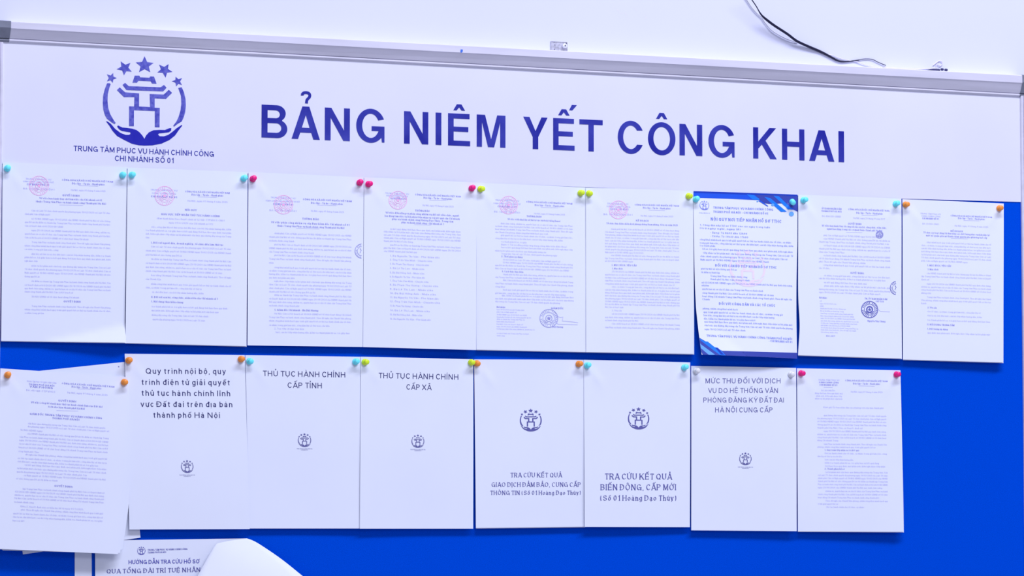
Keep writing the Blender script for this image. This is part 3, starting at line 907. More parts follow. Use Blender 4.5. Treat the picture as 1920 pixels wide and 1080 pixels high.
o9, s9 = sheet('i', (1692.2, 373.2), (1882.2, 381.6), (1692.8, 674), (1880.8, 679.6), 'typed notice without a seal, last of the upper row, orange pins', UPG, seed=9, dep=(.003, .003, .009, .013), pages=2, poff=(.2, .7))

o10, s10 = sheet('j', (234, 663.3), (459, 665.7), (242.7, 992.7), (468.2, 992), 'notice with a five-line grey heading over a small round emblem', LOG, seed=10, dep=(.0042, .0042, .010, .012))
o11, s11 = sheet('k', (460, 665.9), (676.3, 669), (467.5, 991), (675, 991), 'notice headed with two dark sans lines, beside the five-line notice', LOG, seed=11, dep=(.003, .003, .008, .009))
o12, s12 = sheet('l', (676.9, 668.8), (887.6, 673.6), (674.8, 991.3), (887.4, 991.3), 'notice headed with two dark sans lines, pinned with lime pins', LOG, seed=12, dep=(.0042, .0042, .011, .009))
o13, s13 = sheet('m', (889.3, 673.8), (1094.6, 674.6), (892.2, 990), (1097.4, 987.6), 'notice with centred dark emblem and three wide bold serif lines, orange pins', LOG, seed=13, dep=(.003, .003, .009, .009), pages=1)
o14, s14 = sheet('n', (1094.9, 674.5), (1294.3, 679.4), (1096.4, 988), (1293.8, 988.4), 'notice with centred dark emblem and three larger serif lines, turquoise pins', LOG, seed=14, dep=(.0042, .0042, .012, .009))
o15, s15 = sheet('o', (1296.2, 686), (1493, 689.8), (1296.2, 994.4), (1494, 996), 'notice with a four-line pale grey heading and clear pins', LOG, seed=15, dep=(.003, .003, .009, .012))
o16, s16 = sheet('p', (1494.6, 690.5), (1688.5, 694.3), (1495.9, 996.3), (1694.6, 997.2), 'typed notice with pink pins, last of the lower row', LOG, seed=16, dep=(.0042, .0042, .009, .015), pages=1)
# the loose stack of papers at the left end of the lower row, a tilted sheet behind it
ob, sb = sheet('back', (1, 703), (233.5, 678.6), (43, 1039.5), (263.5, 1008), 'white sheet sticking out askew behind the thick stapled stack', LOG, seed=21, dep=(.0015, .0015, .0035, .003), extra=bend(21, bow=.0004, pin=.0003, wave=.0002))
mk = Ink(sb, (0, 0, 1)); mk.ring(222.5, 687.5, .7, .7, n=8); mk.build('ink_dot', MAT['inkb2'], ob)
def bulge17(u, v): return .004 * v
o17, s17 = sheet('q', (0.8, 690.6), (240.8, 707), (-6.5, 1029), (221.5, 1039), 'thick tilted stack of stapled typed papers with orange pins', LOG, seed=17, dep=(.008, .008, .024, .024), extra=bend(17), name='paper_stack', cat='notice')
for k, (a, b, c, dd, dp, bw) in enumerate([((3, 691), (242.0, 708.5), (0, 1030), (225.3, 1036.8), (.0068, .0068, .019, .020), .004), ((5, 691.5), (242.5, 712), (4, 1031), (229.5, 1030), (.0056, .0056, .014, .015), .009),
                                       ((3, 691), (238, 711), (5, 1032), (224, 1037.5), (.0046, .0046, .009, .010), .004)]):
    sf = Surface(a, b, c, dd, dp, bend(17), (lambda bw: (lambda u, v: bw * u * np.sin(np.pi * np.clip((v - .2) / .8, 0, 1))))(bw))
    sheet_mesh('page', sf, MAT['paper'], .0004, o17, nu=12, nv=20)

# posters below the rows
oA, sA = sheet('strip', (140.2, 990), (171.5, 990.5), (140, 1300), (173.5, 1301), 'white sheet showing as a narrow strip beside the poster under the stack', 'papers pinned below the two rows', seed=22, dep=(.0012, .0012, .002, .002), extra=bend(22, bow=.0002, pin=.0001, wave=.0001))
oB, sB = sheet('guide', (178.3, 1013.5), (462, 1009.5), (179.5, 1330), (466, 1330), 'guide poster with small emblem and blue capitals, partly under the curled sheet', 'papers pinned below the two rows', seed=23, dep=(.0030, .0030, .004, .004), extra=bend(23, bow=.0006, pin=.0003, wave=.0002), name='guide_poster', cat='poster')
# curled sheet: its top corner folds over the poster and its outer edge runs down to the side
def curl_pts():
    L = [at(406, 1019.5, .0050), at(398, 1031, .008), at(383, 1057, .013), at(366, 1088, .019), at(345, 1125, .026), at(325, 1165, .032)]
    R = [at(463, 1009.5, .0046), at(474, 1013.5, .006), at(490, 1022.5, .008), at(530, 1050, .014), at(580, 1090, .022), at(640, 1135, .030)]
    Mq = [at(430, 1014, .0062), at(432, 1024, .011), at(437, 1042, .018), at(450, 1070, .026), at(465, 1110, .034), at(485, 1150, .040)]
    return smooth_pts(L, 5), smooth_pts(Mq, 5), smooth_pts(R, 5)
L, Mq, R = curl_pts()
V, F = [], []
nu = 12
for a, m, b in zip(L, Mq, R):
    for i in range(nu + 1):
        t = i / nu
        V.append(a * (2 * (t - .5) * (t - 1)) + m * (4 * t * (1 - t)) + b * (2 * t * (t - .5)))
n = len(V)
rows = len(L)
V += [v + Vector((0, .0005, 0)) for v in V]
for j in range(rows - 1):
    for i in range(nu):
        a = j * (nu + 1) + i
        F += [(a, a + nu + 1, a + nu + 2, a + 1), (n + a, n + a + 1, n + a + nu + 2, n + a + nu + 1)]
edge = [i for i in range(nu)] + [j * (nu + 1) + nu for j in range(rows - 1)] + [(rows - 1) * (nu + 1) + nu - i for i in range(nu)] + [(rows - 1 - j) * (nu + 1) for j in range(rows - 1)]
for i in range(len(edge)):
    j = (i + 1) % len(edge)
    F.append((edge[i], edge[j], n + edge[j], n + edge[i]))
tag(mesh_obj('curled_sheet', V, F, MAT['paper2'], smooth=True), 'blank white sheet curling forward over the guide poster', 'paper', 'papers pinned below the two rows')

# ------------------------------------------------------------------ print on the sheets
K1 = (0, 280, 2.7)
d = Doc(s1, (0, 300, 6.75))
d.t('TRUNG TÂM PHỤC VỤ', 325, 650, 240, False, 2.8); d.t('HÀNH CHÍNH CÔNG THÀNH PHỐ', 292, 680, 272, False, 2.8); d.t('CHI NHÁNH SỐ 01', 340, 622, 309, True); d.t('Số: 01/QĐ-CNSỐ01', 292, 688, 363, False)
d.motto(785, 1430, 253, 912, 1325, 298, 900, 1335, 381)
d.t('QUYẾT ĐỊNH', 790, 1005, 448); d.t('Về việc ban hành Quy chế làm việc của Chi nhánh số 01', 500, 1290, 485); d.t('thuộc Trung tâm Phục vụ hành chính công Thành phố Hà Nội', 455, 1340, 526); d.rule(750, 1050, 568)
pos = 0
d.p([641, 684], 400, 315, 1395, 635); d.p([745, 787, 834], 400, 315, 1395, 800); d.p([890, 935, 983], 400, 315, 1395, 1120)
d.build(o1)
d = Doc(s1, K1)
d.p([470, 488, 506], 160, 125, 560, 295); d.p([530, 547, 565], 160, 125, 560, 190); d.p([590, 607, 625, 644], 160, 125, 560, 200); d.p([668, 687, 704, 721], 160, 125, 560, 370)
d.f(160, 400, 746); d.t('QUYẾT ĐỊNH', 322, 408, 771); d.p([794, 811, 829], 160, 125, 562, 222)
d.build(o1)
seal(s1, K1, 197, 184, 48.5, 'seal', o1)

d = Doc(s2, K1)
d.t('TRUNG TÂM PHỤC VỤ', 762, 898, 205, False, 2.8); d.t('HÀNH CHÍNH CÔNG', 770, 890, 222, False, 2.8); d.t('CHI NHÁNH SỐ 01', 764, 896, 239)
d.motto(938, 1163, 214, 970, 1130, 230, 950, 1152, 261, 'Hà Nội, ngày 01 tháng 4 năm 2025')
d.t('NỘI QUY', 937, 995, 307); d.t('KHU VỰC TIẾP NHẬN THỦ TỤC HÀNH CHÍNH', 817, 1112, 329); d.t('(Ban hành kèm theo Quyết định số 12/QĐ-TTPVHCC-CN01', 795, 1137, 350, False); d.t('ngày 01/4/2025 của Chi nhánh số 01)', 855, 1078, 372, False)
d.p([393, 410, 428, 447], 767, 738, 1170, 757)
d.t('I. Đối với người dân, doanh nghiệp, tổ chức đến làm thủ tục', 765, 1130, 473)
d.p([493, 513, 534], 765, 738, 1170, 920); d.p([556, 576, 596, 616], 765, 738, 1170, 1125); d.p([638, 657], 765, 738, 1170, 815); d.p([682, 700], 765, 738, 1170, 1020); d.f(770, 1030, 723)
d.t('II. Đối với cán bộ, công chức, nhân viên của Chi nhánh số 1', 765, 1103, 748); d.t('1. Nội dung thực hiện chung', 765, 927, 771)
d.f(768, 1153, 796); d.f(768, 1106, 816); d.f(768, 1054, 839); d.f(773, 1038, 861)
d.build(o2)
seal(s2, K1, 833, 235, 48, 'seal', o2)

K3 = (460, 300, 2.842)
d = Doc(s3, K3)
d.t('TRUNG TÂM PHỤC VỤ', 135, 268, 200, False, 2.8); d.t('HÀNH CHÍNH CÔNG THÀNH PHỐ HÀ NỘI', 110, 290, 217, False, 2.8); d.t('CHI NHÁNH SỐ 01', 148, 255, 235); d.t('Số: 02/TB-CNSỐ01', 128, 272, 268, False)
d.motto(307, 567, 210, 350, 520, 229, 350, 525, 272)
d.t('THÔNG BÁO', 303, 392, 314); d.t('Về việc phân công nhiệm vụ của Ban Giám đốc Chi nhánh số 01', 138, 555, 332); d.t('thuộc Trung tâm Phục vụ hành chính công Thành phố Hà Nội', 170, 527, 351); d.rule(270, 395, 364)
d.p([391, 410, 430], 155, 127, 565, 260); d.p([451, 470, 489], 155, 127, 565, 365); d.p([508, 527, 548], 155, 127, 565, 150); d.p([573, 590, 608, 627], 155, 127, 565, 262)
d.p([646, 664, 683, 702], 155, 127, 565, 372); d.p([720, 739, 757, 776], 155, 127, 565, 287); d.t('1. Giám đốc Chi nhánh - Bà Bùi Hương', 155, 388, 799)
d.p([819, 838, 857, 880], 155, 127, 565, 448); d.t('2. Trực tiếp chỉ đạo thực hiện', 155, 312, 899, False); d.f(162, 555, 918)
d.build(o3)
seal(s3, K3, 203, 238, 49.5, 'seal', o3); seal(s3, K3, 622, 485, 38, 'sealgrey', o3, 95, 265)

d = Doc(s4, K3)
d.t('TRUNG TÂM PHỤC VỤ', 745, 872, 177, False, 2.7); d.t('HÀNH CHÍNH CÔNG', 752, 866, 190, False, 2.7); d.t('CHI NHÁNH SỐ 01', 773, 857, 205)
d.motto(905, 1148, 185, 950, 1102, 202, 945, 1110, 242)
d.t('THÔNG BÁO', 905, 982, 270); d.t('Về việc điều động và phân công nhiệm vụ đối với viên chức, người', 748, 1138, 281); d.t('lao động làm việc tại bộ phận tiếp nhận và trả kết quả của Chi nhánh', 743, 1142, 298); d.t('phục vụ hành chính công Hoàng Đạo Thúy, Trung tâm', 782, 1108, 315); d.t('phục vụ hành chính công - Chi nhánh số 1', 832, 1057, 333); d.rule(900, 990, 344)
d.p([368, 382, 399, 415, 432], 772, 738, 1147, 893); d.p([453, 469, 486], 772, 738, 1147, 915)
names = ['Bà Nguyễn Thị Vân - Phó Giám đốc', 'Ông Trần Văn Minh - Chuyên viên', 'Bà Phạm Thu Hương - Chuyên viên', 'Bà Lê Thị Lan - Nhân viên', 'Bà Bùi Hồng Anh - Nhân viên']
for i, (y, x1) in enumerate(zip([511, 532, 554, 576, 600, 622, 644, 665, 688, 710, 732, 754, 777, 801, 824, 847], [1035, 995, 978, 953, 953, 957, 975, 1027, 1000, 1015, 1030, 1037, 947, 983, 942, 988])):
    d.t('%d. %s' % (i + 1, names[i % 5]), 770, x1, y, False)
d.build(o4)
seal(s4, K3, 813, 214, 47.5, 'seal', o4)

K5 = (880, 320, 2.918)
d = Doc(s5, K5, cap=2.9)
d.t('TRUNG TÂM PHỤC VỤ', 142, 272, 162, False); d.t('HÀNH CHÍNH CÔNG THÀNH PHỐ', 133, 280, 179, False); d.t('CHI NHÁNH SỐ 01', 155, 258, 196); d.t('Số: 15/TB-CNSỐ01', 135, 277, 225, False)
d.motto(312, 563, 171, 358, 520, 189, 355, 523, 235, 'Hà Nội, ngày 01 tháng 4 năm 2025')
d.t('THÔNG BÁO', 313, 395, 250); d.t('Về việc triển khai lấy số thứ tự trực tuyến hệ thống ihanoi', 210, 497, 266)
d.p([289, 304, 320, 337], 172, 142, 565, 430); d.p([354, 370], 172, 142, 565, 510); d.f(175, 313, 389); d.t('Bước 1: Tải và đăng nhập ứng dụng công dân trên điện thoại', 175, 532, 405, False)
d.f(175, 565, 420); d.f(142, 420, 438); d.f(175, 480, 455); d.t('2. Thời gian áp dụng', 175, 290, 470, True); d.f(183, 497, 488); d.f(183, 565, 503); d.f(142, 565, 518); d.f(142, 545, 535)
d.t('3. Cách thức thực hiện', 178, 295, 552); d.p([568, 583], 185, 142, 565, 415); d.p([600, 617, 635], 185, 142, 567, 195); d.p([652, 670], 185, 142, 567, 525); d.p([684, 700, 716], 178, 142, 570, 495)
d.t('Nơi nhận:', 150, 197, 747)
for y, x in zip([760, 773, 788, 801, 813, 826, 840, 853, 866, 890, 903], [300, 258, 315, 337, 302, 248, 308, 315, 357, 325, 193]): d.f(150, x, y, False, 2.3)
d.t('GIÁM ĐỐC', 447, 515, 753); d.t('Bùi Hương', 455, 512, 855)
d.r.stroke([(468, 790), (480, 797), (500, 803), (512, 800), (508, 822), (570, 828), (595, 832)], .7, lev=5); d.r.stroke([(475, 800), (470, 822), (485, 840), (592, 843)], .7, lev=6)
d.build(o5)
seal(s5, K5, 215, 188, 48.5, 'seal', o5); seal(s5, K5, 435, 808, 49, 'sealgrey', o5, name='foot_seal')

d = Doc(s6, K5, cap=2.9)
d.t('TRUNG TÂM PHỤC VỤ', 755, 870, 181, False); d.t('HÀNH CHÍNH CÔNG', 752, 880, 196, False); d.t('CHI NHÁNH SỐ 01', 770, 870, 211); d.t('Số: 18/KH-CNSỐ01', 733, 892, 239, False)
d.motto(905, 1147, 187, 950, 1100, 204, 938, 1115, 247)
d.t('KẾ HOẠCH', 912, 980, 274); d.t('Tổ chức thực hiện chiến dịch phòng chống tham nhũng, tiêu cực năm 2025', 750, 1140, 289)
d.p([320, 336, 351, 367, 383, 399, 415, 431, 447], 775, 743, 1147, 952); d.p([464, 480, 495], 775, 743, 1147, 895)
d.t('I. MỤC ĐÍCH, YÊU CẦU', 780, 915, 517); d.t('1. Mục đích', 780, 838, 536)
d.p([553, 569, 586, 602, 619], 780, 743, 1150, 1122); d.p([636, 652, 668, 684, 700, 716, 731, 747], 780, 743, 1150, 842); d.t('2. Yêu cầu', 780, 833, 766, False); d.p([784, 802, 819], 780, 743, 1150, 925); d.p([838, 858], 780, 743, 1150)
d.build(o6)
seal(s6, K5, 815, 214, 49, 'seal', o6)

# rules poster: artwork first
NA = NB = -7
K7 = (1280, 340, 8); K7b = (1280, 600, 8)
def art(surf, conv, poly, mat, lev, parent, name='printed_shape'):
    ik = Ink(surf, conv, base=(lev + 10) * 3); ik.fill(poly); return ik.build(name, MAT[mat], parent)
def dens(poly, n=6):
    out = []
    for i in range(len(poly)):
        a = poly[i]; b = poly[(i + 1) % len(poly)]
        for k in range(n): out.append((a[0] + (b[0] - a[0]) * k / n, a[1] + (b[1] - a[1]) * k / n))
    return out
art(s7, K7, dens([(163, 146), (1722, 196), (1722, 455), (1660, 425), (1580, 420), (1500, 330), (1380, 335), (1210, 330), (1150, 283), (700, 262), (163, 245)]), 'royal', -9, o7, 'top_band')
art(s7, K7, dens([(163, 146), (1722, 196), (1722, 225), (163, 172)]), 'navy', -7, o7)
art(s7, K7, dens([(1085, 205), (1722, 215), (1722, 455), (1640, 400), (1480, 330), (1300, 338), (1200, 325)]), 'slate', -7, o7)
for pl, m in (([(960, 195), (1060, 205), (1150, 262), (1145, 282), (1050, 275)], 'bright'), ([(1225, 235), (1310, 250), (1560, 455), (1475, 460), (1385, 380), (1330, 330)], 'bright'),
              ([(1360, 215), (1440, 225), (1640, 415), (1580, 422), (1500, 345)], 'bright'), ([(1130, 290), (1170, 290), (1285, 372), (1272, 378)], 'royal')):
    art(s7, K7, dens(pl, 2), m, (NA := NA + 1), o7)
for (x, y, rx, ry) in ((1630, 490, 38, 34), (1350, 352, 24, 20), (1120, 302, 14, 8)):
    art(s7, K7, [(x + rx * math.cos(a * .45), y + ry * math.sin(a * .45)) for a in range(14)], 'sky', -3, o7)
art(s7, K7b, dens([(90, 200), (300, 320), (430, 410), (545, 460), (1725, 492), (1740, 585), (590, 540), (240, 520), (150, 380)]), 'slate', -9, o7, 'foot_band')
for pl, m in (([(150, 250), (290, 320), (330, 322), (430, 405), (480, 415), (560, 490), (600, 540), (520, 535), (380, 430)], 'bright'), ([(130, 330), (200, 350), (430, 520), (290, 522)], 'sky'),
              ([(180, 420), (220, 425), (330, 522), (240, 520)], 'slate'), ([(440, 415), (480, 418), (570, 520), (520, 515)], 'navy')):
    art(s7, K7b, dens(pl, 2), m, (NB := NB + 1), o7)
k7 = (1280, 340, 3)
ik = Ink(s7, k7, base=-2); ik.emblem(365, 500, 34); ik.build('watermark_emblem', MAT['water'], o7)
d = Doc(s7, k7, 'inkblue', 'inkblue', cap=3.2)
d.t('TRUNG TÂM PHỤC VỤ HÀNH CHÍNH CÔNG', 172, 508, 149, True, 3.6); d.t('THÀNH PHỐ HÀ NỘI - CHI NHÁNH SỐ 01', 172, 480, 172, True, 3.6); d.t('NỘI QUY NƠI TIẾP NHẬN HỒ SƠ TTHC', 158, 555, 214, True, 5.4)
d.t('1. Công dân nộp hồ sơ TTHC vào các ngày trong tuần', 97, 490, 246, False); d.t('(trừ ngày nghỉ, ngày lễ)', 97, 325, 264, False); d.t('* Sáng: Từ 8h00 đến 12h00', 155, 362, 289, False); d.t('* Chiều: Từ 13h30 đến 17h00', 155, 368, 309, False)
d.f(97, 610, 328); d.f(97, 622, 347); d.f(97, 182, 362); d.f(112, 620, 381); d.f(115, 622, 403); d.f(100, 590, 422); d.f(100, 485, 441)
d.t('ĐỐI VỚI CÁN BỘ TIẾP NHẬN HỒ SƠ TTHC', 183, 530, 474, True, 4.2)
for x0, x1, y in ((103, 303, 492), (103, 207, 512), (155, 362, 533), (155, 375, 551), (105, 622, 570), (105, 145, 586), (107, 452, 606), (107, 515, 628), (107, 620, 647), (107, 147, 664)): d.f(x0, x1, y)
d.t('ĐỐI VỚI CÔNG DÂN VÀ CÁC TỔ CHỨC', 200, 522, 689, True, 4.2)
for x0, x1, y in ((107, 305, 716), (110, 565, 736), (110, 515, 754), (110, 405, 773), (112, 620, 790), (112, 620, 810), (112, 345, 832)): d.f(x0, x1, y)
d.t('TRUNG TÂM PHỤC VỤ HÀNH CHÍNH CÔNG THÀNH PHỐ HÀ NỘI', 120, 617, 869, True, 3.6); d.t('- CHI NHÁNH SỐ 01', 480, 617, 899, True, 3.6)
d.r.emblem(123, 138, 8.6, lev=2)
d.t('TRUNG TÂM PHỤC VỤ', 93, 153, 178, False, 1.5)
d.build(o7)

d = Doc(s8, k7)
d.t('ỦY BAN NHÂN DÂN', 783, 893, 153, True, 2.9); d.t('THÀNH PHỐ HÀ NỘI', 780, 893, 168, True, 2.9); d.t('Số: 456/QĐ-UBND', 783, 890, 196, False)
d.motto(932, 1163, 158, 977, 1125, 178, 960, 1138, 207, 'Hà Nội, ngày 20 tháng 01 năm 2017')
d.t('QUYẾT ĐỊNH', 930, 1005, 239); d.t('Về việc ban hành Quy tắc ứng xử của cán bộ, công chức, viên chức,', 783, 1147, 250); d.t('người lao động trong các cơ quan thuộc thành phố Hà Nội', 812, 1122, 268); d.rule(920, 1010, 287)
d.f(793, 1090, 304); d.p([323, 340], 793, 767, 1167, 1160); d.p([361, 379, 397], 793, 767, 1167, 910); d.p([417, 434, 452], 793, 767, 1167, 1028); d.p([471, 488], 793, 767, 1167, 828)
d.t('QUYẾT ĐỊNH:', 943, 1020, 516); d.p([530, 546], 795, 767, 1167, 1140); d.f(795, 1035, 569); d.p([588, 607, 624], 797, 767, 1167, 1112)
d.t('Nơi nhận:', 768, 810, 655)
for y, x in zip([673, 688, 702, 715, 729, 743, 757, 770, 784, 797, 810, 823, 835, 848], [825, 862, 790, 915, 902, 955, 960, 965, 985, 977, 937, 982, 970, 865]): d.f(770, x, y, False, 2.3)
d.t('TM. ỦY BAN NHÂN DÂN', 1023, 1150, 660, True, 2.9); d.t('CHỦ TỊCH', 1085, 1130, 676, True, 2.9); d.t('Nguyễn Văn Chung', 1037, 1138, 786); d.t('456  2017', 800, 852, 870, True, 2.6)
d.r.stroke([(1098, 720), (1112, 732), (1165, 734)], .6, lev=4)
d.build(o8)
seal(s8, k7, 1050, 721, 46, 'sealdark', o8, strong=True, name='dark_seal'); seal(s8, k7, 1205, 600, 38, 'sealdark', o8, 100, 260, name='edge_seal'); seal(s8, k7, 1107, 300, 20, 'sealgrey', o8, name='small_seal')

K9 = (1600, 340, 2.84)
d = Doc(s9, K9, cap=2.9)
d.t('TRUNG TÂM PHỤC VỤ', 357, 465, 172, False, 2.6); d.t('HÀNH CHÍNH CÔNG', 363, 463, 185, False, 2.6); d.t('CHI NHÁNH SỐ 01', 367, 455, 198); d.t('Số: 20/KH-CN01', 367, 455, 226, False)
d.motto(518, 738, 183, 558, 700, 197, 540, 718, 237)
d.t('KẾ HOẠCH', 518, 583, 265); d.t('Tổ chức các hoạt động thi đua nâng cao chất lượng phục vụ nhân dân tại', 373, 725, 273); d.t('một số quận gắn mô hình chính quyền địa phương hai cấp', 388, 712, 289); d.rule(520, 610, 304)
d.p([325, 341, 357, 373, 390, 406, 423], 392, 362, 733, 608); d.t('I. MỤC ĐÍCH, YÊU CẦU', 395, 520, 448); d.t('1. Mục đích', 395, 452, 469)
d.p([490, 506, 523], 392, 362, 733, 425); d.p([546, 562, 578, 595], 392, 362, 733, 420); d.p([617, 633, 650], 392, 362, 733, 388)
d.t('2. Yêu cầu', 395, 443, 673); d.f(395, 677, 693); d.f(395, 683, 715); d.f(395, 728, 739); d.t('II. NỘI DUNG TRỌNG TÂM', 393, 538, 763); d.t('1. Đối tượng áp dụng', 393, 502, 786); d.f(395, 728, 807)
d.build(o9)

K17 = (0, 640, 2.454)
d = Doc(s17, K17)
d.t('TRUNG TÂM PHỤC VỤ HÀNH CHÍNH CÔNG', 123, 260, 184, False, 2.8); d.t('THÀNH PHỐ HÀ NỘI', 132, 250, 198, True, 2.9); d.t('VĂN PHÒNG', 137, 243, 209); d.t('Số: 45/QĐ-TTPVHCC', 120, 255, 225, False)
d.motto(285, 527, 194, 330, 467, 209, 310, 495, 236)
d.t('QUYẾT ĐỊNH', 268, 350, 273); d.t('Về việc công bố danh mục thủ tục hành chính lĩnh vực Đất đai', 143, 472, 281); d.t('trên địa bàn thành phố Hà Nội', 222, 390, 301); d.rule(260, 360, 318)
d.t('GIÁM ĐỐC TRUNG TÂM PHỤC VỤ HÀNH CHÍNH CÔNG', 137, 470, 334); d.t('THÀNH PHỐ HÀ NỘI', 240, 365, 354)
x0 = lambda y: 93 - (y - 408) * .083
x1 = lambda y: 503 - (y - 393) * .075
def par(ys, last=None):
    for i, y in enumerate(ys):
        d.f(x0(y) + (34 if i == 0 else 0), (last if last and i == len(ys) - 1 else x1(y)), y)
par([378], 485); par([392, 408], 195); par([425, 440, 455, 471, 488, 506], 180); par([521, 538, 553], 452); par([569, 584, 600], 400); par([617, 632], 265)
d.t('QUYẾT ĐỊNH:', 250, 335, 666); par([679, 692, 707, 722, 739], 155); d.t('Điều 2. Quyết định này có hiệu lực kể từ ngày 01/7/2025.', 95, 385, 760, False); par([775, 792, 808, 825], 112)
d.build(o17)

K16 = (1480, 670, 3.175)
d = Doc(s16, K16, cap=2.9)
d.t('TRUNG TÂM PHỤC VỤ', 172, 298, 135, False, 2.6); d.t('HÀNH CHÍNH CÔNG', 177, 293, 150, True, 2.7); d.t('CHI NHÁNH SỐ 01', 180, 285, 165); d.rule(205, 258, 178)
d.t('Số: 25/CNSỐ01', 190, 272, 198, False); d.f(152, 317, 214); d.f(160, 313, 230); d.f(153, 317, 246)
d.motto(333, 585, 139, 380, 540, 157, 367, 555, 206); d.t('Kính gửi: Ủy ban nhân dân các phường trên địa bàn thành phố', 203, 560, 298, False)
d.p([346, 364, 382, 401, 420], 205, 167, 577, 440); d.p([440, 459, 477, 495], 205, 167, 577, 290); d.p([517, 534], 205, 168, 580, 512); d.t('1. Quy trình tiếp nhận và trả kết quả', 210, 415, 553)
d.p([572, 590], 210, 168, 580, 312); d.f(212, 382, 610); d.f(212, 533, 629); d.f(212, 570, 648); d.t('2. Thành phần hồ sơ', 210, 328, 665)
d.p([684, 702, 720, 738, 757, 776], 215, 170, 585, 555); d.p([797, 816, 835], 215, 170, 585, 535); d.p([855, 873], 215, 170, 587, 290); d.f(220, 445, 892)
d.build(o16)

# large print sheets (their square codes are left blank, the emblem in the middle stays)
def big(surf, obj, conv, lines, style, mat, emb, er, embmat, fine=True):
    ik = Ink(surf, conv)
    for s, xa, xb, y, cap, sl in lines: ik.line(s, xa, xb, y, cap, style, slope=sl)
    ik.build('heading_text', MAT[mat], obj)
    e = Ink(surf, conv, base=2); e.emblem(emb[0], emb[1], er)
    if fine:
        e.line('TRUNG TÂM PHỤC VỤ HÀNH CHÍNH CÔNG', emb[0] - 44, emb[0] + 44, emb[1] + 46, 1.5, 'body'); e.line('CHI NHÁNH SỐ 01', emb[0] - 20, emb[0] + 20, emb[1] + 53, 1.5, 'body')
    e.build('small_emblem', MAT[embmat], obj)
big(s10, o10, (220, 650, 3), [('Quy trình nội bộ, quy', 160, 610, 152, 10.2, 2), ('trình điện tử giải quyết', 137, 633, 214, 10.2, 3), ('thủ tục hành chính lĩnh', 137, 635, 275, 10.2, 3), ('vực Đất đai trên địa bàn', 132, 647, 338, 10.2, 2), ('thành phố Hà Nội', 203, 577, 399, 10.2, 2)], 'sans', 'head', (393, 678), 11.6, 'headgrey')
big(s11, o11, (220, 650, 3), [('THỦ TỤC HÀNH CHÍNH', 820, 1282, 165, 10, 8), ('CẤP TỈNH', 958, 1150, 231, 10, 3)], 'sans', 'head', (1053, 530), 12.4, 'headgrey')
big(s12, o12, (660, 660, 3.085), [('THỦ TỤC HÀNH CHÍNH', 155, 615, 151, 10, 9), ('CẤP XÃ', 315, 457, 217, 10, 3)], 'sans', 'head', (381, 520), 12, 'headgrey')
big(s13, o13, (660, 660, 3.085), [('TRA CỨU KẾT QUẢ', 917, 1213, 724, 8, 0), ('GIAO DỊCH ĐẢM BẢO, CUNG CẤP', 807, 1323, 779, 8, 0), ('THÔNG TIN (Số 01 Hoàng Đạo Thúy)', 800, 1323, 826, 7.4, -1)], 'serifbold', 'serif', (1034, 402), 20.5, 'serif', False)
big(s14, o14, (1080, 660, 3.086), [('TRA CỨU KẾT QUẢ', 167, 553, 736, 10.4, 1), ('BIẾN ĐỘNG, CẤP MỚI', 142, 578, 798, 10.4, 0), ('(Số 01 Hoàng Đạo Thúy)', 140, 580, 859, 9.4, 0)], 'serifbold', 'serif', (362, 392), 20, 'serif', False)
big(s15, o15, (1080, 660, 3.086), [('MỨC THU ĐỐI VỚI DỊCH', 750, 1183, 181, 9.2, 0), ('VỤ DO HỆ THỐNG VĂN', 765, 1168, 237, 9.2, 0), ('PHÒNG ĐĂNG KÝ ĐẤT ĐAI', 737, 1202, 292, 9.2, 0), ('HÀ NỘI CUNG CẤP', 805, 1137, 349, 9.2, 0)], 'sans', 'headgrey', (980, 622), 11.5, 'headgrey')
KB = (120, 960, 4)
ik = Ink(sB, KB); ik.emblem(580, 294, 7.6); ik.line('TRUNG TÂM PHỤC VỤ HÀNH CHÍNH CÔNG', 628, 925, 291, 3, 'bodyb', slope=-8); ik.line('THÀNH PHỐ HÀ NỘI', 628, 765, 310, 3, 'bodyb', slope=-3)
ik.line('HƯỚNG DẪN TRA CỨU HỒ SƠ', 484, 1015, 391, 7.4, 'sansbold', slope=-7); ik.build('guide_heading', MAT['inkb2'], oB)
ik = Ink(sB, KB, base=3); ik.line('QUA TỔNG ĐÀI TRÍ TUỆ NHÂN TẠO', 320, 1135, 460, 7.6, 'serifbold', slope=-14); ik.build('serif_heading', MAT['serif'], oB)

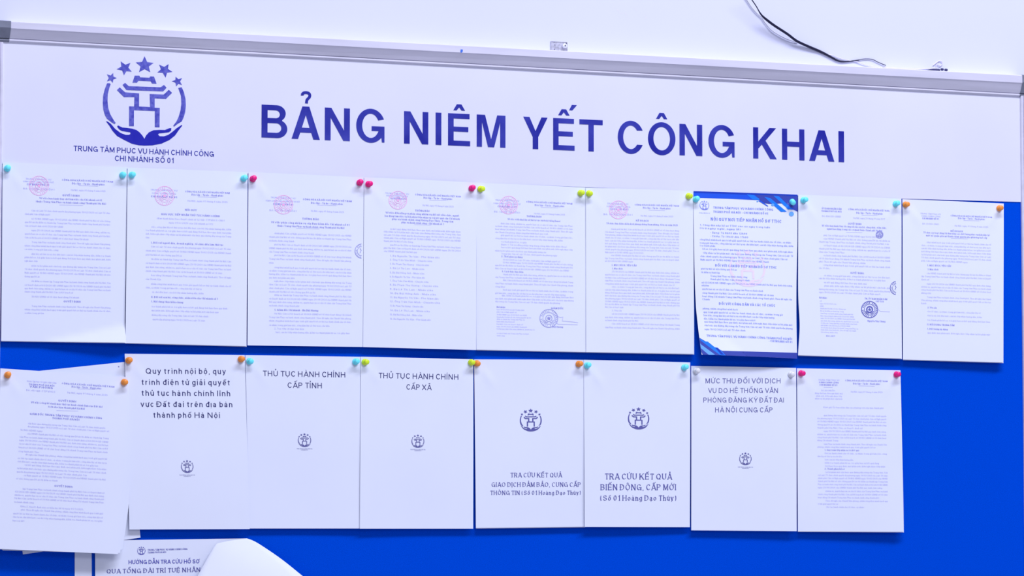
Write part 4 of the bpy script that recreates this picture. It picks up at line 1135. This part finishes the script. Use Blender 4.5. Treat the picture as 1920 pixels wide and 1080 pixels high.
# ------------------------------------------------------------------ push pins
PROFILE = [(.0006, .0012), (.0044, .0012), (.0050, .0018), (.0049, .0030), (.0034, .0038), (.0027, .0048), (.0027, .0078), (.0032, .0088), (.0040, .0094), (.0042, .0106), (.0038, .0118), (.0024, .0126), (.0003, .0128)]
pin_mesh = {}
def make_pin(colour):
    if colour not in pin_mesh:
        v, f = lathe([(a * 1.14, b * 1.08) for a, b in PROFILE])
        me = bpy.data.meshes.new('pushpin'); me.from_pydata(v, [], f); me.materials.append(MAT[colour])
        me.polygons.foreach_set('use_smooth', [True] * len(me.polygons)); me.update()
        pin_mesh[colour] = me
    return pin_mesh[colour]
v, f = tube([(0, .004, 0), (0, -.0014, 0)], .0005, 6)
nm = bpy.data.meshes.new('needle'); nm.from_pydata([tuple(q) for q in v], [], f); nm.materials.append(MAT['needle'])
def pin(px, py, colour, key, where, row, tilt=None):
    sf = SHEETS[key][1]
    u, v = sf.uv(px, py)
    p = sf.pts([u], [v])[0]
    o = bpy.data.objects.new('pushpin', make_pin(colour)); COL.objects.link(o)
    o.location = (p[0], p[1] + .0004, p[2])
    t = tilt or (random.uniform(-7, 7), random.uniform(-7, 7))
    o.rotation_euler = (math.radians(t[0]), 0, math.radians(t[1]))
    n = bpy.data.objects.new('needle', nm); COL.objects.link(n); n.parent = o
    cn = {'clear': 'milky clear', 'lime': 'yellow-green', 'pink': 'hot pink'}.get(colour, colour)
    tag(o, cn + ' pushpin ' + where, 'pushpin', row)
UR = 'pushpins of the upper row'; LR = 'pushpins of the lower row'
PINS = [
 (13.5, 316, 'turquoise', 'a', "at the upper row's first sheet, by the board frame", UR), (230, 328, 'turquoise', 'a', "at the upper row's first sheet, beside the second sheet", UR),
 (247, 328, 'turquoise', 'b', "at the upper row's second sheet, beside the first sheet", UR), (456.5, 335, 'turquoise', 'b', "at the upper row's second sheet, beside the third sheet", UR),
 (473.5, 336, 'pink', 'c', "at the upper row's third sheet, beside a turquoise pin", UR), (674, 343, 'pink', 'c', "at the upper row's third sheet, beside the fourth sheet", UR),
 (690, 345.5, 'pink', 'd', "at the upper row's fourth sheet, beside the third sheet", UR), (884, 353.5, 'pink', 'd', "at the upper row's fourth sheet, beside a yellow-green pin", UR),
 (900, 354.5, 'lime', 'e', "at the upper row's fifth sheet, beside a hot pink pin", UR), (1088, 362, 'lime', 'e', "at the upper row's fifth sheet, beside the sixth sheet", UR),
 (1104, 362.5, 'lime', 'f', "at the upper row's sixth sheet, beside the fifth sheet", UR), (1290.5, 367.5, 'lime', 'f', "at the upper row's sixth sheet, beside the blue-bordered poster", UR),
 (1304, 374, 'turquoise', 'g', "on the blue-bordered poster, above its small emblem", UR), (1485, 378, 'turquoise', 'g', "on the dark corner artwork of the blue-bordered poster", UR),
 (1505.5, 375.5, 'turquoise', 'h', "at the dark-seal notice, beside the blue-bordered poster", UR), (1678.5, 382.5, 'turquoise', 'h', "at the dark-seal notice, beside an orange pin", UR),
 (1697, 383.5, 'orange', 'i', "at the upper row's last sheet, beside a turquoise pin", UR), (1873, 390.5, 'orange', 'i', "at the upper row's last sheet, by the bare felt", UR),
 (14, 703.5, 'orange', 'q', "on the stapled stack, by the board frame", LR), (232.5, 716.5, 'orange', 'q', "on the stapled stack, beside the five-line notice", LR),
 (240.5, 676, 'orange', 'j', "on the five-line notice, above the stapled stack", LR), (451.5, 673.5, 'orange', 'j', "on the five-line notice, beside a turquoise pin", LR),
 (467, 677, 'turquoise', 'k', "at the lower row, beside the five-line notice", LR), (666, 678.5, 'turquoise', 'k', "at the lower row, beside a yellow-green pin", LR),
 (683, 679, 'lime', 'l', "at the lower row, beside a turquoise pin", LR), (883, 679.5, 'lime', 'l', "at the lower row, touching an orange pin", LR),
 (893.5, 681, 'orange', 'm', "at the lower row, touching a yellow-green pin", LR), (1084, 682.5, 'orange', 'm', "at the lower row, beside a turquoise pin above bold serif lines", LR),
 (1100, 685.5, 'turquoise', 'n', "at the lower row, beside an orange pin above bold serif lines", LR), (1282, 689.5, 'turquoise', 'n', "at the lower row, beside the clear-pinned notice", LR),
 (1304, 695, 'clear', 'o', "on the pale grey heading notice, beside a turquoise pin", LR), (1482, 701.5, 'clear', 'o', "on the pale grey heading notice, beside a hot pink pin", LR),
 (1501, 700, 'pink', 'p', "at the lower row's last sheet, beside a clear pin", LR), (1680, 702, 'pink', 'p', "at the lower row's last sheet, by the bare felt", LR),
]
for k, a in enumerate(PINS): pin(*a, tilt=((16, -12) if k == 13 else None))

# ------------------------------------------------------------------ things on the wall above the board
DW = -.012
def wall_pts(lst): return [at(x, y, max(d, -.0100) if d < -.004 else d) for x, y, d in lst]
main = wall_pts([(1398, -22, .012), (1404, -10, .010), (1410, 0, .008), (1417.8, 11.5, .006), (1424, 22.5, .004), (1429.5, 30, .003), (1438, 37.5, .002), (1451, 47.3, .001), (1464.4, 56, 0), (1478, 65, -.002), (1491, 75, -.004), (1502, 81, -.006),
                 (1519, 88.5, -.008), (1535.5, 95.5, -.010), (1547, 101, -.012), (1560, 108, -.014), (1568, 112.5, -.015), (1576.8, 115.3, -.016), (1588, 115.2, -.017), (1600, 114, -.017), (1611, 112.5, -.017)])
rad = []
sp = smooth_pts(main, 5)
for i in range(len(sp)):
    t = i / (len(sp) - 1)
    rad.append(.0010 + .0015 * min(1, max(0, (t - .18) / .12)) * min(1, max(0, (.95 - t) / .30)))
cable = tag(empty('wall_cable', tuple(main[0])), 'black cable drooping down the wall to the board frame', 'cable')
def cable_part(name, pts, r, mat):
    v, f = tube(pts, r, 8)
    v = [q - Vector(main[0]) for q in v]
    return mesh_obj(name, v, f, mat, cable, smooth=True)
cable_part('black_strand', sp, rad, MAT['cable'])
cable_part('thin_end', smooth_pts(wall_pts([(1588, 115.6, -.0175), (1600, 114.5, -.017), (1611, 112.3, -.016), (1622, 110.4, -.016), (1636, 111.6, -.016), (1647, 117, -.017), (1661, 122.6, -.018)]), 5), .0007, MAT['cable'])
cable_part('grey_strand', smooth_pts(wall_pts([(1386, -22, -.01), (1393, -10, -.012), (1400, 0, -.014), (1410, 15, -.016), (1420, 26, -.018), (1428, 33, -.018), (1433, 41, -.018), (1440, 50, -.019), (1448, 58, -.020), (1458, 64.5, -.020), (1470, 71, -.019), (1482, 76, -.016), (1496, 79.5, -.010)]), 5), .0008, MAT['greycable'])
cable_part('grey_strand', smooth_pts(wall_pts([(1552, 102, -.016), (1562, 104, -.018), (1575, 109, -.019), (1590, 113, -.019), (1606, 115.5, -.019), (1622, 121, -.020), (1650, 127, -.020)]), 5), .0007, MAT['palewire'])
# wire end with dark connector lying on the frame
b0 = at(1758, 130.5, -.004)
conn = tag(empty('wire_connector', tuple(b0)), 'small dark wire connector lying on top of the frame rail', 'connector')
def cpart(name, v, f, mat):
    return mesh_obj(name, [Vector(q) - b0 for q in v], f, mat, conn, smooth=True)
v, f = tube([at(1739, 131.8, -.004), at(1744, 131.2, -.004), at(1750, 130.9, -.004), at(1762, 131.6, -.004)], [.0005, .0015, .0022, .0019], 10); cpart('plug', v, f, MAT['black'])
v, f = tube([at(1742, 130.4, -.008), at(1752, 129.4, -.006), at(1761, 129.6, -.004)], .0011, 8); cpart('grey_sleeve', v, f, MAT['greycable'])
for (x, y, r) in ((1766.5, 130.2, .0025), (1773.8, 131.2, .0026)):
    c = at(x, y, -.003)
    v, f = tube([c + Vector((-.0030, 0, 0)), c + Vector((-.0022, 0, 0)), c, c + Vector((.0022, 0, 0)), c + Vector((.0030, 0, 0))], [r * .5, r * .9, r, r * .9, r * .5], 12); cpart('bead', v, f, MAT['black'])
v, f = tube(smooth_pts(wall_pts([(1655, 126, -.02), (1690, 128.4, -.018), (1720, 129.3, -.015), (1745, 128.6, -.010), (1757, 127.5, -.006)]), 4), .0009, 6); cpart('pale_lead', v, f, MAT['palewire'])
v, f = tube(smooth_pts(wall_pts([(1750, 122, -.021), (1757, 116.5, -.021), (1763, 113.5, -.021), (1767.5, 118, -.021), (1763, 123.6, -.019), (1757, 120, -.019), (1756, 127.5, -.012)]), 5), .0008, 6); cpart('pale_loop', v, f, MAT['palewire'])
# screwed plate
p0 = at(1032.7, 77.8, DW + .0012); p1 = at(1063.8, 98.5, DW + .0012)
plate = tag(empty('wall_plate', (p0.x, .012, p1.z)), 'small galvanised plate with one screw above the frame rail', 'bracket')
w_, h_ = p1.x - p0.x, at(1048, 78, DW).z - at(1048, 97.5, DW).z
def pl(name, v, f, mat): return mesh_obj(name, v, f, mat, plate)
v, f = join([box(0, w_, -.0012, -.0002, 0, h_), box(0, w_, -.0019, -.0012, 0, .0007), box(0, w_, -.0019, -.0012, h_ - .0007, h_), box(0, .0007, -.0019, -.0012, .0007, h_ - .0007), box(w_ - .0007, w_, -.0019, -.0012, .0007, h_ - .0007)])
pl('plate_body', v, f, MAT['zinc'])
v, f = lathe([(.0040, .0012), (.0044, .003), (.0044, .0055), (.0036, .0066), (.0014, .0069)], 18)
sx, sz = w_ * .80, h_ * .60
pl('screw', [(a + sx, b, c + sz) for a, b, c in v], f, MAT['screw'])
v, f = lathe([(.0013, .0068), (.0012, .0073)], 10); pl('screw_recess', [(a + sx, b, c + sz) for a, b, c in v], f, MAT['black'])
for fx, fz in ((.20, .93), (.25, .66), (.22, .24), (.94, .88)):
    v, f = lathe([(.0009, .0012), (.0008, .00135)], 8); pl('hole', [(a + w_ * fx, b, c + h_ * fz) for a, b, c in v], f, MAT['black'])
# a scrap of blue tape on the sloping top of the frame
q = [at(*p, .0160) for p in ((863.8, 92.6), (867.6, 92.8), (867.6, 96.2), (865.6, 99), (863.2, 98))]
n = len(q)
V = [Vector(a) + Vector((0, -.0005, 0)) for a in q] + [Vector(a) + Vector((0, .0005, 0)) for a in q]
F = [tuple(range(n))[::-1], tuple(range(n, 2 * n))] + [(i, (i + 1) % n, n + (i + 1) % n, n + i) for i in range(n)]
tag(mesh_obj('tape_scrap', V, F, MAT['tape']), 'tiny scrap of blue tape stuck on the upper frame rail', 'tape')
